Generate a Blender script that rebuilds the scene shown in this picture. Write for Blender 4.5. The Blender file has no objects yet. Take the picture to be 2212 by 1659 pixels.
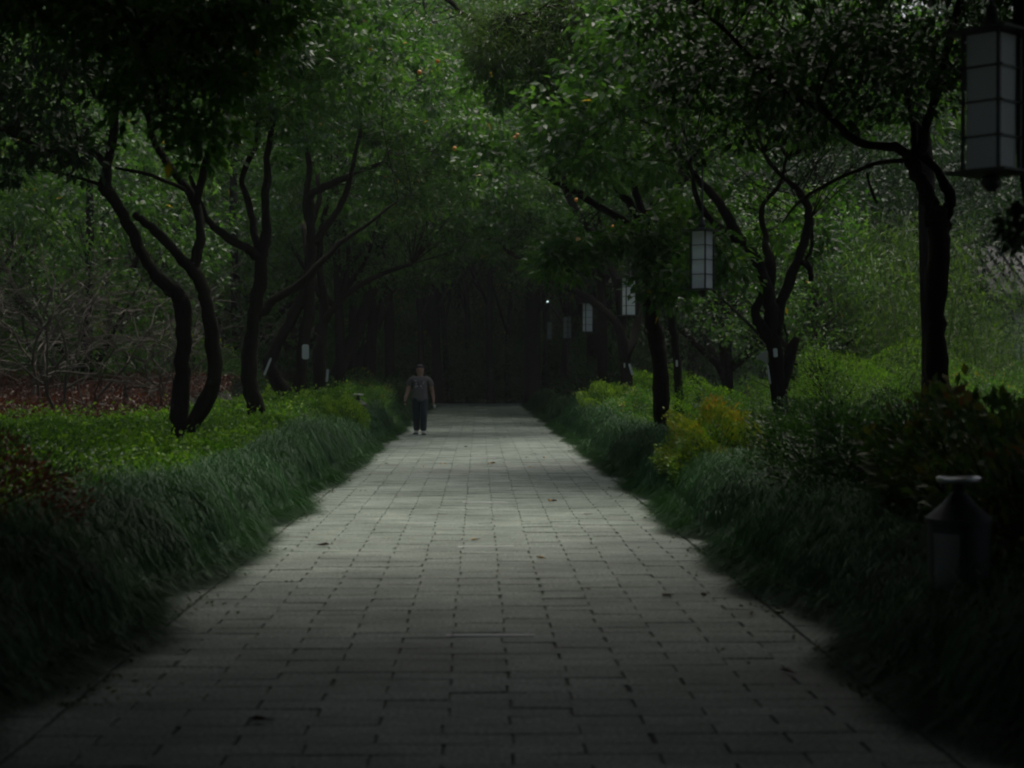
import bpy, bmesh, math, random
import numpy as np
from mathutils import Vector, Matrix, Euler
from mathutils.bvhtree import BVHTree

R = math.radians
scene = bpy.context.scene
COL = scene.collection

# ------------------------------------------------------------------ camera
H_EYE = 1.65
cam_d = bpy.data.cameras.new('camera')
cam = bpy.data.objects.new('camera', cam_d); COL.objects.link(cam)
cam_d.sensor_width = 36; cam_d.lens = 57.6
cam_d.clip_start = 0.05; cam_d.clip_end = 2000
cam.location = (0, 0, H_EYE)
cam.rotation_euler = (R(90 - 0.537), 0, R(-1.16))
cam_d.dof.use_dof = True
cam_d.dof.focus_distance = 34
cam_d.dof.aperture_fstop = 57.6 / 24.0
scene.camera = cam

# ------------------------------------------------------------------ world and sun (overcast)
SUN_EL, SUN_ROT = 62, 20
w = bpy.data.worlds.new("World"); scene.world = w; w.use_nodes = True
nt = w.node_tree; bg = nt.nodes['Background']
sky = nt.nodes.new('ShaderNodeTexSky'); sky.sky_type = 'NISHITA'
sky.sun_disc = False; sky.sun_elevation = R(SUN_EL); sky.sun_rotation = R(SUN_ROT)
sky.air_density = 1.0; sky.dust_density = 7.0; sky.ozone_density = 1.0
nt.links.new(sky.outputs[0], bg.inputs[0]); bg.inputs[1].default_value = 0.085
sd = bpy.data.lights.new('sun', 'SUN'); sd.energy = 1.5; sd.angle = R(40); sd.color = (0.98, 1.0, 0.92)
sun = bpy.data.objects.new('sun', sd); COL.objects.link(sun)
sun.rotation_euler = (R(90 - SUN_EL), 0, R(180 - SUN_ROT))
sun.location = (0, 0, 40)
scene.view_settings.view_transform = 'Standard'
scene.view_settings.look = 'None'
scene.view_settings.exposure = 0.5
scene.view_settings.gamma = 1
cy = scene.cycles
cy.max_bounces = 6; cy.diffuse_bounces = 3; cy.glossy_bounces = 2; cy.transmission_bounces = 3
cy.transparent_max_bounces = 4
cy.use_denoising = True
cy.pixel_filter_type = 'BLACKMAN_HARRIS'; cy.filter_width = 2.1
cy.sample_clamp_indirect = 2.0

# ------------------------------------------------------------------ helpers
F2 = 4000 / 1.1302
_Rm = np.array(Euler(cam.rotation_euler).to_matrix())

def at(px, py, Y):
    """pixel of the 2212 x 1659 view + distance along the path -> point in the world"""
    v = _Rm @ np.array([(px - 1106) / F2, -(py - 829.5) / F2, -1.0])
    return np.array([0, 0, H_EYE]) + v * (Y / v[1])

def tag(o, label=None, cat=None, group=None, kind=None):
    if label: o['label'] = label
    if cat: o['category'] = cat
    if group: o['group'] = group
    if kind: o['kind'] = kind
    return o

def empty(name, loc, label=None, cat=None, group=None):
    o = bpy.data.objects.new(name, None); COL.objects.link(o)
    o.empty_display_size = 0.1
    o.location = loc
    return tag(o, label, cat, group)

def raw_mesh(name, V, Fc, mat=None, parent=None, smooth=False, attr=None, midx=None, loc=None):
    """V (n,3) world coordinates, Fc (m,3|4) or list; one mesh object"""
    V = np.asarray(V, dtype=np.float32)
    off = np.zeros(3, np.float32)
    if parent is not None: off = np.array(parent.location, np.float32)
    elif loc is not None: off = np.array(loc, np.float32)
    me = bpy.data.meshes.new(name)
    Vl = V - off
    if isinstance(Fc, np.ndarray):
        m, k = Fc.shape
        me.vertices.add(len(V)); me.vertices.foreach_set('co', Vl.ravel())
        me.loops.add(m * k); me.loops.foreach_set('vertex_index', Fc.astype(np.int32).ravel())
        me.polygons.add(m)
        me.polygons.foreach_set('loop_start', np.arange(0, m * k, k, dtype=np.int32))
        me.polygons.foreach_set('loop_total', np.full(m, k, np.int32))
    else:
        me.from_pydata([tuple(v) for v in Vl.tolist()], [], [tuple(f) for f in Fc])
    if attr is not None:
        a = me.attributes.new('v', 'FLOAT', 'POINT'); a.data.foreach_set('value', np.asarray(attr, np.float32))
    mats = mat if isinstance(mat, (list, tuple)) else [mat]
    for m_ in mats:
        if m_: me.materials.append(m_)
    if midx is not None: me.polygons.foreach_set('material_index', np.asarray(midx, np.int32))
    if smooth: me.polygons.foreach_set('use_smooth', np.ones(len(me.polygons), bool))
    me.update(calc_edges=True); me.validate()
    o = bpy.data.objects.new(name, me); COL.objects.link(o)
    if parent is not None: o.parent = parent
    elif loc is not None: o.location = loc
    return o

class Geo:
    def __init__(s): s.V = []; s.F = []; s.n = 0
    def add(s, V, F):
        s.V.append(np.asarray(V, float)); s.F += [tuple(i + s.n for i in f) for f in F]; s.n += len(V)
    def box(s, c, d, rot=0):
        x, y, z = [k / 2 for k in d]
        V = np.array([(-x,-y,-z),(x,-y,-z),(x,y,-z),(-x,y,-z),(-x,-y,z),(x,-y,z),(x,y,z),(-x,y,z)])
        cr, sr = math.cos(rot), math.sin(rot)
        V = V @ np.array([[cr, sr, 0], [-sr, cr, 0], [0, 0, 1]]) + np.array(c)
        s.add(V, [(0,3,2,1),(4,5,6,7),(0,1,5,4),(1,2,6,5),(2,3,7,6),(3,0,4,7)])
    def tube(s, P, rad, sides=8, rng=None, noise=0.0, cap=True):
        P = np.asarray(P, float); n = len(P)
        rad = np.broadcast_to(np.asarray(rad, float), (n,))
        T = np.gradient(P, axis=0); T /= np.linalg.norm(T, axis=1)[:, None] + 1e-9
        up = np.array([0.0, 1.0, 0.0]) if abs(T[0][1]) < 0.9 else np.array([1.0, 0, 0])
        ang = np.arange(sides) * 2 * math.pi / sides
        rings = []
        a = np.cross(T[0], up); a /= np.linalg.norm(a)
        ph = rng.uniform(0, 6.28, 3) if rng is not None else np.zeros(3)
        for i in range(n):
            a = a - T[i] * a.dot(T[i]); a /= np.linalg.norm(a) + 1e-9
            b = np.cross(T[i], a)
            rr = rad[i] * (1 + noise * (np.sin(ang * 2 + ph[0] + i * 0.7) + np.sin(ang * 3 + ph[1] - i * 0.5)) * 0.5)
            rings.append(P[i] + np.outer(np.cos(ang) * rr, a) + np.outer(np.sin(ang) * rr, b))
        F = []
        for i in range(n - 1):
            for k in range(sides):
                k2 = (k + 1) % sides
                F.append((i*sides + k, i*sides + k2, (i+1)*sides + k2, (i+1)*sides + k))
        if cap:
            F.append(tuple(range(sides - 1, -1, -1))); F.append(tuple((n-1)*sides + k for k in range(sides)))
        s.add(np.concatenate(rings), F)
    def lathe(s, prof, c=(0, 0, 0), sides=24, phase=0.0):
        ang = np.arange(sides) * 2 * math.pi / sides + phase
        V = [];
        for r, z in prof: V.append(np.stack([np.cos(ang) * r, np.sin(ang) * r, np.full(sides, z)], 1))
        F = []
        for i in range(len(prof) - 1):
            for k in range(sides):
                k2 = (k + 1) % sides
                F.append((i*sides + k, i*sides + k2, (i+1)*sides + k2, (i+1)*sides + k))
        s.add(np.concatenate(V) + np.array(c), F)
    def obj(s, name, mat, parent=None, smooth=False, loc=None):
        return raw_mesh(name, np.concatenate(s.V), s.F, mat, parent, smooth, loc=loc)

def spline(P, step=3):
    """Catmull-Rom through rows of P (any number of columns)"""
    P = np.asarray(P, float)
    if len(P) < 3: 
        t = np.linspace(0, 1, step + 1)[:, None]; return P[0] * (1 - t) + P[-1] * t
    Q = np.vstack([2 * P[0] - P[1], P, 2 * P[-1] - P[-2]])
    out = []
    for i in range(1, len(Q) - 2):
        for j in range(step):
            t = j / step
            out.append(0.5 * ((2*Q[i]) + (-Q[i-1] + Q[i+1])*t + (2*Q[i-1] - 5*Q[i] + 4*Q[i+1] - Q[i+2])*t*t + (-Q[i-1] + 3*Q[i] - 3*Q[i+1] + Q[i+2])*t**3))
    out.append(P[-1])
    return np.array(out)

def copy_tree(o, loc, rotz=0.0, sc=None, label=None, group=None, parent=None):
    c = o.copy(); COL.objects.link(c)
    if parent is None:
        c.location = loc; c.rotation_euler = (0, 0, rotz)
        if sc: c.scale = sc if isinstance(sc, tuple) else (sc, sc, sc)
        if label: c['label'] = label
        if group: c['group'] = group
    else: c.parent = parent
    for ch in list(o.children): copy_tree(ch, None, parent=c)
    return c

# ------------------------------------------------------------------ materials
def newmat(name):
    m = bpy.data.materials.new(name); m.use_nodes = True
    nt = m.node_tree; return m, nt, nt.nodes['Principled BSDF'], nt.nodes['Material Output']

def simple(name, col, rough=0.6, metal=0.0, bump=0.0, bscale=20.0, var=0.0):
    m, nt, b, out = newmat(name)
    b.inputs['Base Color'].default_value = (*col, 1); b.inputs['Roughness'].default_value = rough
    b.inputs['Metallic'].default_value = metal
    if bump or var:
        tc = nt.nodes.new('ShaderNodeTexCoord'); n = nt.nodes.new('ShaderNodeTexNoise')
        n.inputs['Scale'].default_value = bscale; n.inputs['Detail'].default_value = 6
        nt.links.new(tc.outputs['Object'], n.inputs['Vector'])
        if var:
            mx = nt.nodes.new('ShaderNodeMix'); mx.data_type = 'RGBA'
            mx.inputs[6].default_value = (*[c * (1 - var) for c in col], 1)
            mx.inputs[7].default_value = (*[min(1, c * (1 + var)) for c in col], 1)
            nt.links.new(n.outputs['Fac'], mx.inputs[0]); nt.links.new(mx.outputs[2], b.inputs['Base Color'])
        if bump:
            bp = nt.nodes.new('ShaderNodeBump'); bp.inputs['Strength'].default_value = bump
            nt.links.new(n.outputs['Fac'], bp.inputs['Height']); nt.links.new(bp.outputs[0], b.inputs['Normal'])
    return m

def leafmat(name, stops, rough=0.5, trans=0.38, tcol=None, spec=0.32):
    m, nt, b, out = newmat(name)
    at_ = nt.nodes.new('ShaderNodeAttribute'); at_.attribute_name = 'v'
    rp = nt.nodes.new('ShaderNodeValToRGB'); cr = rp.color_ramp
    while len(cr.elements) < len(stops): cr.elements.new(0.5)
    for e, (p, c) in zip(cr.elements, stops): e.position = p; e.color = (*c, 1)
    nt.links.new(at_.outputs['Fac'], rp.inputs[0])
    nt.links.new(rp.outputs[0], b.inputs['Base Color'])
    b.inputs['Roughness'].default_value = rough
    b.inputs['Specular IOR Level'].default_value = spec
    if trans > 0:
        tr = nt.nodes.new('ShaderNodeBsdfTranslucent'); mx = nt.nodes.new('ShaderNodeMixShader')
        g = nt.nodes.new('ShaderNodeMix'); g.data_type = 'RGBA'; g.blend_type = 'MULTIPLY'; g.inputs[0].default_value = 1
        g.inputs[7].default_value = (*(tcol or (1.6, 1.9, 0.7)), 1)
        nt.links.new(rp.outputs[0], g.inputs[6]); nt.links.new(g.outputs[2], tr.inputs[0])
        mx.inputs[0].default_value = trans
        nt.links.new(b.outputs[0], mx.inputs[1]); nt.links.new(tr.outputs[0], mx.inputs[2])
        nt.links.new(mx.outputs[0], out.inputs[0])
    return m

def barkmat(name, c1, c2):
    m, nt, b, out = newmat(name)
    tc = nt.nodes.new('ShaderNodeTexCoord'); mp = nt.nodes.new('ShaderNodeMapping')
    mp.inputs['Scale'].default_value = (14, 14, 3)
    n = nt.nodes.new('ShaderNodeTexNoise'); n.inputs['Scale'].default_value = 1.6; n.inputs['Detail'].default_value = 8; n.inputs['Roughness'].default_value = 0.7
    nt.links.new(tc.outputs['Object'], mp.inputs[0]); nt.links.new(mp.outputs[0], n.inputs['Vector'])
    mx = nt.nodes.new('ShaderNodeMix'); mx.data_type = 'RGBA'
    mx.inputs[6].default_value = (*c1, 1); mx.inputs[7].default_value = (*c2, 1)
    nt.links.new(n.outputs['Fac'], mx.inputs[0]); nt.links.new(mx.outputs[2], b.inputs['Base Color'])
    bp = nt.nodes.new('ShaderNodeBump'); bp.inputs['Strength'].default_value = 0.8; bp.inputs['Distance'].default_value = 0.03
    nt.links.new(n.outputs['Fac'], bp.inputs['Height']); nt.links.new(bp.outputs[0], b.inputs['Normal'])
    b.inputs['Roughness'].default_value = 0.95; b.inputs['Specular IOR Level'].default_value = 0.05
    return m

M = {}
M['bark'] = barkmat('bark', (0.009, 0.009, 0.007), (0.034, 0.032, 0.024))
M['bark_grey'] = barkmat('bark_grey', (0.04, 0.036, 0.032), (0.12, 0.11, 0.10))
M['twig'] = simple('twig', (0.085, 0.072, 0.055), 0.9)
M['leaf'] = leafmat('leaf', [(0, (0.022, 0.055, 0.015)), (0.5, (0.045, 0.105, 0.028)), (0.93, (0.09, 0.17, 0.045)), (0.975, (0.13, 0.17, 0.03)), (1, (0.35, 0.22, 0.03))])
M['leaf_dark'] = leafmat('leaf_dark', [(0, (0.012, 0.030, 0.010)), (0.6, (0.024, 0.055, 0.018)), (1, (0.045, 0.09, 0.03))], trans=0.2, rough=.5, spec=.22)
M['leaf_light'] = leafmat('leaf_light', [(0, (0.035, 0.08, 0.02)), (0.6, (0.07, 0.15, 0.035)), (1, (0.13, 0.22, 0.05))], trans=0.35)
M['needle'] = leafmat('needle', [(0, (0.03, 0.06, 0.02)), (1, (0.07, 0.11, 0.035))], trans=0.3)
M['bamboo'] = leafmat('bamboo', [(0, (0.025, 0.055, 0.015)), (0.6, (0.06, 0.11, 0.028)), (1, (0.12, 0.18, 0.04))], trans=0.3, rough=.6, spec=.2)
M['cover'] = leafmat('cover', [(0, (0.03, 0.08, 0.012)), (0.5, (0.075, 0.16, 0.022)), (1, (0.17, 0.28, 0.035))], rough=0.6, trans=0.3, spec=0.2)
M['lime'] = leafmat('lime', [(0, (0.05, 0.11, 0.02)), (0.5, (0.12, 0.21, 0.03)), (1, (0.24, 0.34, 0.05))], rough=0.5, trans=0.3)
M['redleaf'] = leafmat('redleaf', [(0, (0.04, 0.022, 0.014)), (0.6, (0.10, 0.045, 0.028)), (0.93, (0.16, 0.075, 0.045)), (1, (0.06, 0.12, 0.03))], trans=0.2, tcol=(1.8, 1, 0.7))
M['photinia'] = leafmat('photinia', [(0, (0.025, 0.05, 0.018)), (0.55, (0.05, 0.09, 0.025)), (0.85, (0.11, 0.13, 0.035)), (1, (0.16, 0.07, 0.035))], trans=0.2)
M['gold'] = leafmat('gold', [(0, (0.06, 0.12, 0.02)), (0.5, (0.15, 0.24, 0.025)), (0.88, (0.28, 0.31, 0.035)), (1, (0.38, 0.24, 0.04))], trans=0.25, tcol=(1.4, 1.3, .7))
M['mondo'] = leafmat('mondo', [(0, (0.018, 0.054, 0.021)), (0.6, (0.032, 0.094, 0.035)), (1, (0.052, 0.145, 0.050))], rough=0.65, trans=0.12, spec=0.2)
M['iron'] = simple('iron', (0.02, 0.024, 0.022), 0.5)
M['steel'] = simple('steel', (0.38, 0.40, 0.42), 0.38, 1.0)
M['bin_body'] = simple('bin_body', (0.009, 0.010, 0.010), 0.6, bump=0.1)
M['plaque'] = simple('plaque', (0.62, 0.66, 0.62), 0.5, var=0.12, bscale=30)
M['notice'] = simple('notice', (0.15, 0.145, 0.13), 0.6, var=0.2, bscale=8)
M['ink'] = simple('ink', (0.06, 0.09, 0.22), 0.6)
M['fruit'] = simple('fruit', (0.85, 0.30, 0.02), 0.45, bump=0.1, bscale=60)
M['skin'] = simple('skin', (0.36, 0.20, 0.14), 0.55)
M['hair'] = simple('hair', (0.012, 0.011, 0.01), 0.5)
M['shirt'] = simple('shirt', (0.155, 0.13, 0.13), 0.9, bump=0.15, bscale=12, var=0.1)
M['jeans'] = simple('jeans', (0.040, 0.048, 0.058), 0.9, bump=0.25, bscale=10, var=0.35)
M['shoe'] = simple('shoe', (0.45, 0.45, 0.42), 0.7)
M['sole'] = simple('sole', (0.03, 0.03, 0.03), 0.8)
M['print_pale'] = simple('print_pale', (0.42, 0.38, 0.40), 0.9)
M['print_dark'] = simple('print_dark', (0.02, 0.01, 0.02), 0.9)
M['phone'] = simple('phone', (0.01, 0.01, 0.011), 0.25)
M['paper'] = simple('paper', (0.6, 0.6, 0.55), 0.7)
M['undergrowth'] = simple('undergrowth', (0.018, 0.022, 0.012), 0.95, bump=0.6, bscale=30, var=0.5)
M['shade_core'] = simple('shade_core', (0.016, 0.028, 0.012), 0.95, bump=0.6, bscale=40, var=0.5)  # dark colour of the light-blocking core inside the grass ridge
M['culm'] = simple('culm', (0.11, 0.15, 0.05), 0.5, var=0.3, bscale=5)
M['plaster'] = simple('plaster', (0.72, 0.73, 0.70), 0.85, var=0.08, bscale=3)
M['tile'] = simple('tile', (0.055, 0.055, 0.058), 0.7, bump=0.4, bscale=15, var=0.3)
M['wood'] = simple('wood', (0.05, 0.03, 0.02), 0.7)
M['yellow_leaf'] = simple('yellow_leaf', (0.45, 0.25, 0.03), 0.6, var=0.3)
M['brown_leaf'] = simple('brown_leaf', (0.07, 0.035, 0.02), 0.7, var=0.3)

# lantern paper: frosted acrylic, a little light passes through
m, nt, b, out = newmat('frosted'); M['frosted'] = m
b.inputs['Base Color'].default_value = (0.70, 0.76, 0.78, 1); b.inputs['Roughness'].default_value = 0.45
tr = nt.nodes.new('ShaderNodeBsdfTranslucent'); tr.inputs[0].default_value = (0.8, 0.83, 0.82, 1)
mx = nt.nodes.new('ShaderNodeMixShader'); mx.inputs[0].default_value = 0.35
nt.links.new(b.outputs[0], mx.inputs[1]); nt.links.new(tr.outputs[0], mx.inputs[2]); nt.links.new(mx.outputs[0], out.inputs[0])
m, nt, b, out = newmat('glow'); M['glow'] = m
b.inputs['Emission Color'].default_value = (0.75, 1.0, 0.98, 1); b.inputs['Emission Strength'].default_value = 0.7

# paving stone: per-slab tone, chiselled grooves, stains
m, nt, b, out = newmat('paving'); M['paving'] = m
L = nt.links.new
tc = nt.nodes.new('ShaderNodeTexCoord')
a_ = nt.nodes.new('ShaderNodeAttribute'); a_.attribute_name = 'v'
rp = nt.nodes.new('ShaderNodeValToRGB'); rp.color_ramp.elements[0].color = (0.125, 0.163, 0.138, 1); rp.color_ramp.elements[1].color = (0.238, 0.290, 0.248, 1)
L(a_.outputs['Fac'], rp.inputs[0])
st = nt.nodes.new('ShaderNodeTexNoise'); st.inputs['Scale'].default_value = 0.9; st.inputs['Detail'].default_value = 7; st.inputs['Roughness'].default_value = 0.65
L(tc.outputs['Object'], st.inputs['Vector'])
sr = nt.nodes.new('ShaderNodeValToRGB'); sr.color_ramp.elements[0].position = 0.35; sr.color_ramp.elements[0].color = (0.52, 0.55, 0.5, 1); sr.color_ramp.elements[1].position = 0.65; sr.color_ramp.elements[1].color = (1.08, 1.06, 1.03, 1)
L(st.outputs['Fac'], sr.inputs[0])
mu = nt.nodes.new('ShaderNodeMix'); mu.data_type = 'RGBA'; mu.blend_type = 'MULTIPLY'; mu.inputs[0].default_value = 1
L(rp.outputs[0], mu.inputs[6]); L(sr.outputs[0], mu.inputs[7])
gr = nt.nodes.new('ShaderNodeTexNoise'); gr.inputs['Scale'].default_value = 45; gr.inputs['Detail'].default_value = 3
L(tc.outputs['Object'], gr.inputs['Vector'])
gm = nt.nodes.new('ShaderNodeMix'); gm.data_type = 'RGBA'; gm.blend_type = 'OVERLAY'; gm.inputs[0].default_value = 0.8
gx = nt.nodes.new('ShaderNodeMapRange'); gx.inputs[1].default_value = 0.32; gx.inputs[2].default_value = 0.68; gx.inputs[3].default_value = 0.12; gx.inputs[4].default_value = 0.88
L(gr.outputs['Fac'], gx.inputs[0]); L(mu.outputs[2], gm.inputs[6]); L(gx.outputs[0], gm.inputs[7]); L(gm.outputs[2], b.inputs['Base Color'])
mp = nt.nodes.new('ShaderNodeMapping'); mp.inputs['Scale'].default_value = (5, 70, 1)
L(tc.outputs['Object'], mp.inputs[0])
cn = nt.nodes.new('ShaderNodeTexNoise'); cn.inputs['Scale'].default_value = 1; cn.inputs['Detail'].default_value = 4
L(mp.outputs[0], cn.inputs['Vector'])
bp = nt.nodes.new('ShaderNodeBump'); bp.inputs['Strength'].default_value = 1.0; bp.inputs['Distance'].default_value = 0.02
L(cn.outputs['Fac'], bp.inputs['Height']); L(bp.outputs[0], b.inputs['Normal'])
b.inputs['Roughness'].default_value = 0.62; b.inputs['Specular IOR Level'].default_value = 0.45
M['joint'] = simple('joint', (0.040, 0.046, 0.028), 0.95, bump=0.5, bscale=60, var=0.5)
M['pale_stone'] = simple('pale_stone', (0.55, 0.57, 0.56), 0.5, bump=0.2, bscale=60, var=0.2)

# ------------------------------------------------------------------ foliage builders
def leaf_arrays(pos, dirs, length, width, rng, fold=0.25, upbias=1.0):
    """each leaf: base, left, tip, right (two triangles folded on the midrib)"""
    n = len(pos)
    d = dirs / (np.linalg.norm(dirs, axis=1)[:, None] + 1e-9)
    up = rng.normal(0, 0.55, (n, 3)); up[:, 2] += upbias
    side = np.cross(d, up); side /= np.linalg.norm(side, axis=1)[:, None] + 1e-9
    nrm = np.cross(side, d)
    Ls = (length * rng.uniform(0.65, 1.25, n))[:, None]; Ws = Ls * width * 0.5
    mid = pos + d * Ls * 0.45
    droop = np.zeros((n, 3)); droop[:, 2] = -1
    V = np.stack([pos, mid + side * Ws + nrm * Ws * fold, pos + d * Ls + droop * Ls * 0.12, mid - side * Ws + nrm * Ws * fold], 1).reshape(-1, 3)
    i = np.arange(n)[:, None] * 4
    F = np.concatenate([i + np.array([0, 1, 2]), i + np.array([0, 2, 3])], 1).reshape(-1, 3)
    return V, F

def leaves(name, pos, dirs, length, width, mat, rng, parent=None, loc=None, tone=None, fold=0.25, upbias=1.0):
    V, F = leaf_arrays(pos, dirs, length, width, rng, fold, upbias)
    n = len(pos)
    v = rng.uniform(0, 1, n) ** 1.2 if tone is None else tone
    return raw_mesh(name, V, F, mat, parent, attr=np.repeat(v, 4), loc=loc)

def cluster_leaves(C, per, spread, rng, flat=0.6):
    n = len(C)
    k = n * per
    c = np.repeat(C, per, 0)
    sp = np.repeat(rng.uniform(0.6, 1.3, n), per)[:, None] * spread
    off = rng.normal(0, 1, (k, 3)); off /= np.linalg.norm(off, axis=1)[:, None]
    rad = rng.uniform(0.15, 1, k)[:, None] ** 0.6
    off *= rad; off[:, 2] *= flat
    d = off.copy() + rng.normal(0, 0.45, (k, 3)); d[:, 2] -= 0.25
    return c + off * sp, d

def ellip_points(c, r, n, rng, shell=0.35):
    u = rng.normal(0, 1, (n, 3)); u /= np.linalg.norm(u, axis=1)[:, None]
    rad = (rng.uniform(shell ** 3, 1, n)) ** (1 / 3)
    return np.array(c) + u * rad[:, None] * np.array(r)

def twigs_to(g, C, nodes, rng, r0=0.007):
    """bent twig from the nearest skeleton node to each cluster centre"""
    nodes = np.array(nodes)
    for c in C:
        dist = np.linalg.norm(nodes - c, axis=1) + np.maximum(0, nodes[:, 2] - c[2]) * 0.8
        p = nodes[np.argmin(dist)]
        L_ = np.linalg.norm(c - p)
        if L_ < 0.15 or L_ > 3.2: continue
        m1 = p + (c - p) * 0.35 + rng.normal(0, 0.14 * L_, 3) + np.array([0, 0, 0.10 * L_])
        m2 = p + (c - p) * 0.7 + rng.normal(0, 0.07 * L_, 3)
        rr = r0 * (0.6 + 0.35 * L_)
        g.tube([p, m1, m2, c], [rr, rr * 0.75, rr * 0.5, rr * 0.25], 4, cap=False)

def make_tree(name, base, limbs, crowns, label, group, leafm='leaf', per=55, leaf_len=0.11, spread=0.42, bark='bark', seed=0, cat='tree', aspect=0.5, wig=0.0, upbias=1.0, flat=0.6):
    """limbs: list of [(x,y,z,r),...] world; crowns: list of (centre, radii, n clusters)"""
    rng = np.random.default_rng(seed)
    root = empty(name, base, label, cat, group)
    g = Geo(); nodes = []
    for lb in limbs:
        S = spline(lb, 4)
        if wig: S[1:-1, :3] += rng.normal(0, wig, (len(S) - 2, 3)) * np.minimum(1, S[1:-1, 3:4] * 10)
        g.tube(S[:, :3], S[:, 3], 10 if S[0, 3] > 0.05 else 6, rng, 0.16)
        nodes += [p for p in S[len(S)//3:, :3]] if lb is not limbs[0] or len(limbs) == 1 else [p for p in S[-4:, :3]]
    C = [ellip_points(c, r, n, rng) for c, r, n in crowns]
    C = np.concatenate(C) if C else np.zeros((0, 3))
    twigs_to(g, C, nodes, rng)
    g.obj('trunk', M[bark], root, smooth=True)
    if len(C):
        P, D = cluster_leaves(C, per, spread, rng, flat)
        # darker and lighter sprays: tone varies by cluster
        tone = np.clip(np.repeat(rng.uniform(0, 0.75, len(C)), per) + rng.uniform(-0.1, 0.3, len(P)), 0, 0.95)
        tone[rng.random(len(P)) < 0.0012] = 1.0
        leaves('crown', P, D, leaf_len, aspect, M[leafm], rng, root, tone=tone, upbias=upbias)
    return root

def px_limb(pts, Y, dY=0.0):
    """traced limb [(px,py,r_px)] at distance Y drifting by dY metres -> world"""
    n = len(pts); out = []
    for i, (x, y, r) in enumerate(pts):
        Yi = Y + dY * i / max(1, n - 1)
        out.append((*at(x, y, Yi), r * Yi / F2))
    return out

# ================================================================== GROUND AND PATH
rng = np.random.default_rng(1)
g = Geo()
g.add([(-250, -120, -0.10), (250, -120, -0.10), (250, 380, -0.10), (-250, 380, -0.10)], [(0, 1, 2, 3)])
tag(g.obj('ground', M['undergrowth']), kind='structure')

PATH_END = 77.5
# slabs
W0, ROWH = 4.0 / 6.5, 0.19
V = []; F = []; A = []; MI = []
def slab(x0, x1, y0, y1, tone, z=0.0, mi=0, ch=0.0025):
    n = len(V)
    zz = z + rng.uniform(-0.0025, 0.0025); tx = rng.uniform(-0.0025, 0.0025)
    for (x, y, s) in ((x0, y0, -1), (x1, y0, 1), (x1, y1, 1), (x0, y1, -1)): V.append((x, y, -0.05))
    for (x, y, s) in ((x0, y0, -1), (x1, y0, 1), (x1, y1, 1), (x0, y1, -1)): V.append((x, y, zz - ch + s * tx))
    for (x, y, s) in ((x0+ch, y0+ch, -1), (x1-ch, y0+ch, 1), (x1-ch, y1-ch, 1), (x0+ch, y1-ch, -1)): V.append((x, y, zz + s * tx))
    for k in range(2):
        for q in range(4):
            q2 = (q + 1) % 4
            F.append((n + 4*k + q, n + 4*k + q2, n + 4*k + 4 + q2, n + 4*k + 4 + q)); MI.append(mi)
    F.append((n + 8, n + 9, n + 10, n + 11)); MI.append(mi)
    A.extend([tone] * 12)
y = -12.0; row = 0
while y < PATH_END:
    xs = [-2.0]
    x = -2.0 + (W0 if row % 2 == 0 else W0 / 2)
    while x < 2.0 - 0.02: xs.append(x + rng.normal(0, 0.006)); x += W0
    xs.append(2.0)
    bt = rng.uniform(0.2, 0.8)
    for a0, a1 in zip(xs[:-1], xs[1:]):
        gl = abs(rng.normal(0, 0.004)) + 0.003; gr_ = abs(rng.normal(0, 0.004)) + 0.003
        gy = 0.0006 + (rng.random() < 0.04) * 0.004
        slab(a0 + gl, a1 - gr_, y + gy, y + ROWH - 0.0006, np.clip(bt * 0.4 + rng.uniform(0, 0.6), 0, 1))
    y += ROWH; row += 1
for s in (-1, 1):
    y = -12.0
    while y < PATH_END:
        L_ = 0.9 + rng.uniform(-0.02, 0.02)
        a0, a1 = sorted((s * 2.014, s * 2.62))
        slab(a0, a1, y + 0.004, min(y + L_ - 0.004, PATH_END), rng.uniform(0.3, 0.8), z=0.004)
        y += L_
for k in range(2, 15):
    y = 5.05 * k
    slab(-0.17 + rng.normal(0, .02), 0.32 + rng.normal(0, .02), y - 0.02, y + 0.022, 0.5, z=0.006, mi=1, ch=0.003)
path = raw_mesh('path', np.array(V), F, [M['paving'], M['pale_stone']], attr=A, midx=MI)
tag(path, kind='structure')
g = Geo(); g.box((0, 32.7, -0.035), (5.3, 89.6, 0.05)); tag(g.obj('path_bed', M['joint']), kind='structure')

# planting beds: low soil mounds either side
def bed(name, x0, x1, y0, y1, z):
    g = Geo(); nx, ny = 14, 60
    xs = np.linspace(x0, x1, nx); ys = np.linspace(y0, y1, ny)
    X, Yy = np.meshgrid(xs, ys)
    e = np.minimum(np.abs(X - x0), np.abs(X - x1)); Z = -0.08 + z * np.clip(e / 0.5, 0, 1) ** 0.6 + 0.03 * np.sin(X * 2.1 + Yy * 0.7)
    Vv = np.stack([X, Yy, Z], 2).reshape(-1, 3)
    Ff = [(j*nx + i, j*nx + i + 1, (j+1)*nx + i + 1, (j+1)*nx + i) for j in range(ny - 1) for i in range(nx - 1)]
    g.add(Vv, Ff); tag(g.obj(name, M['undergrowth'], smooth=True), kind='structure')
bed('planting_bed', 2.55, 30, -12, 76, 0.16)
bed('planting_bed', -30, -2.55, -12, 76, 0.16)

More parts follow.
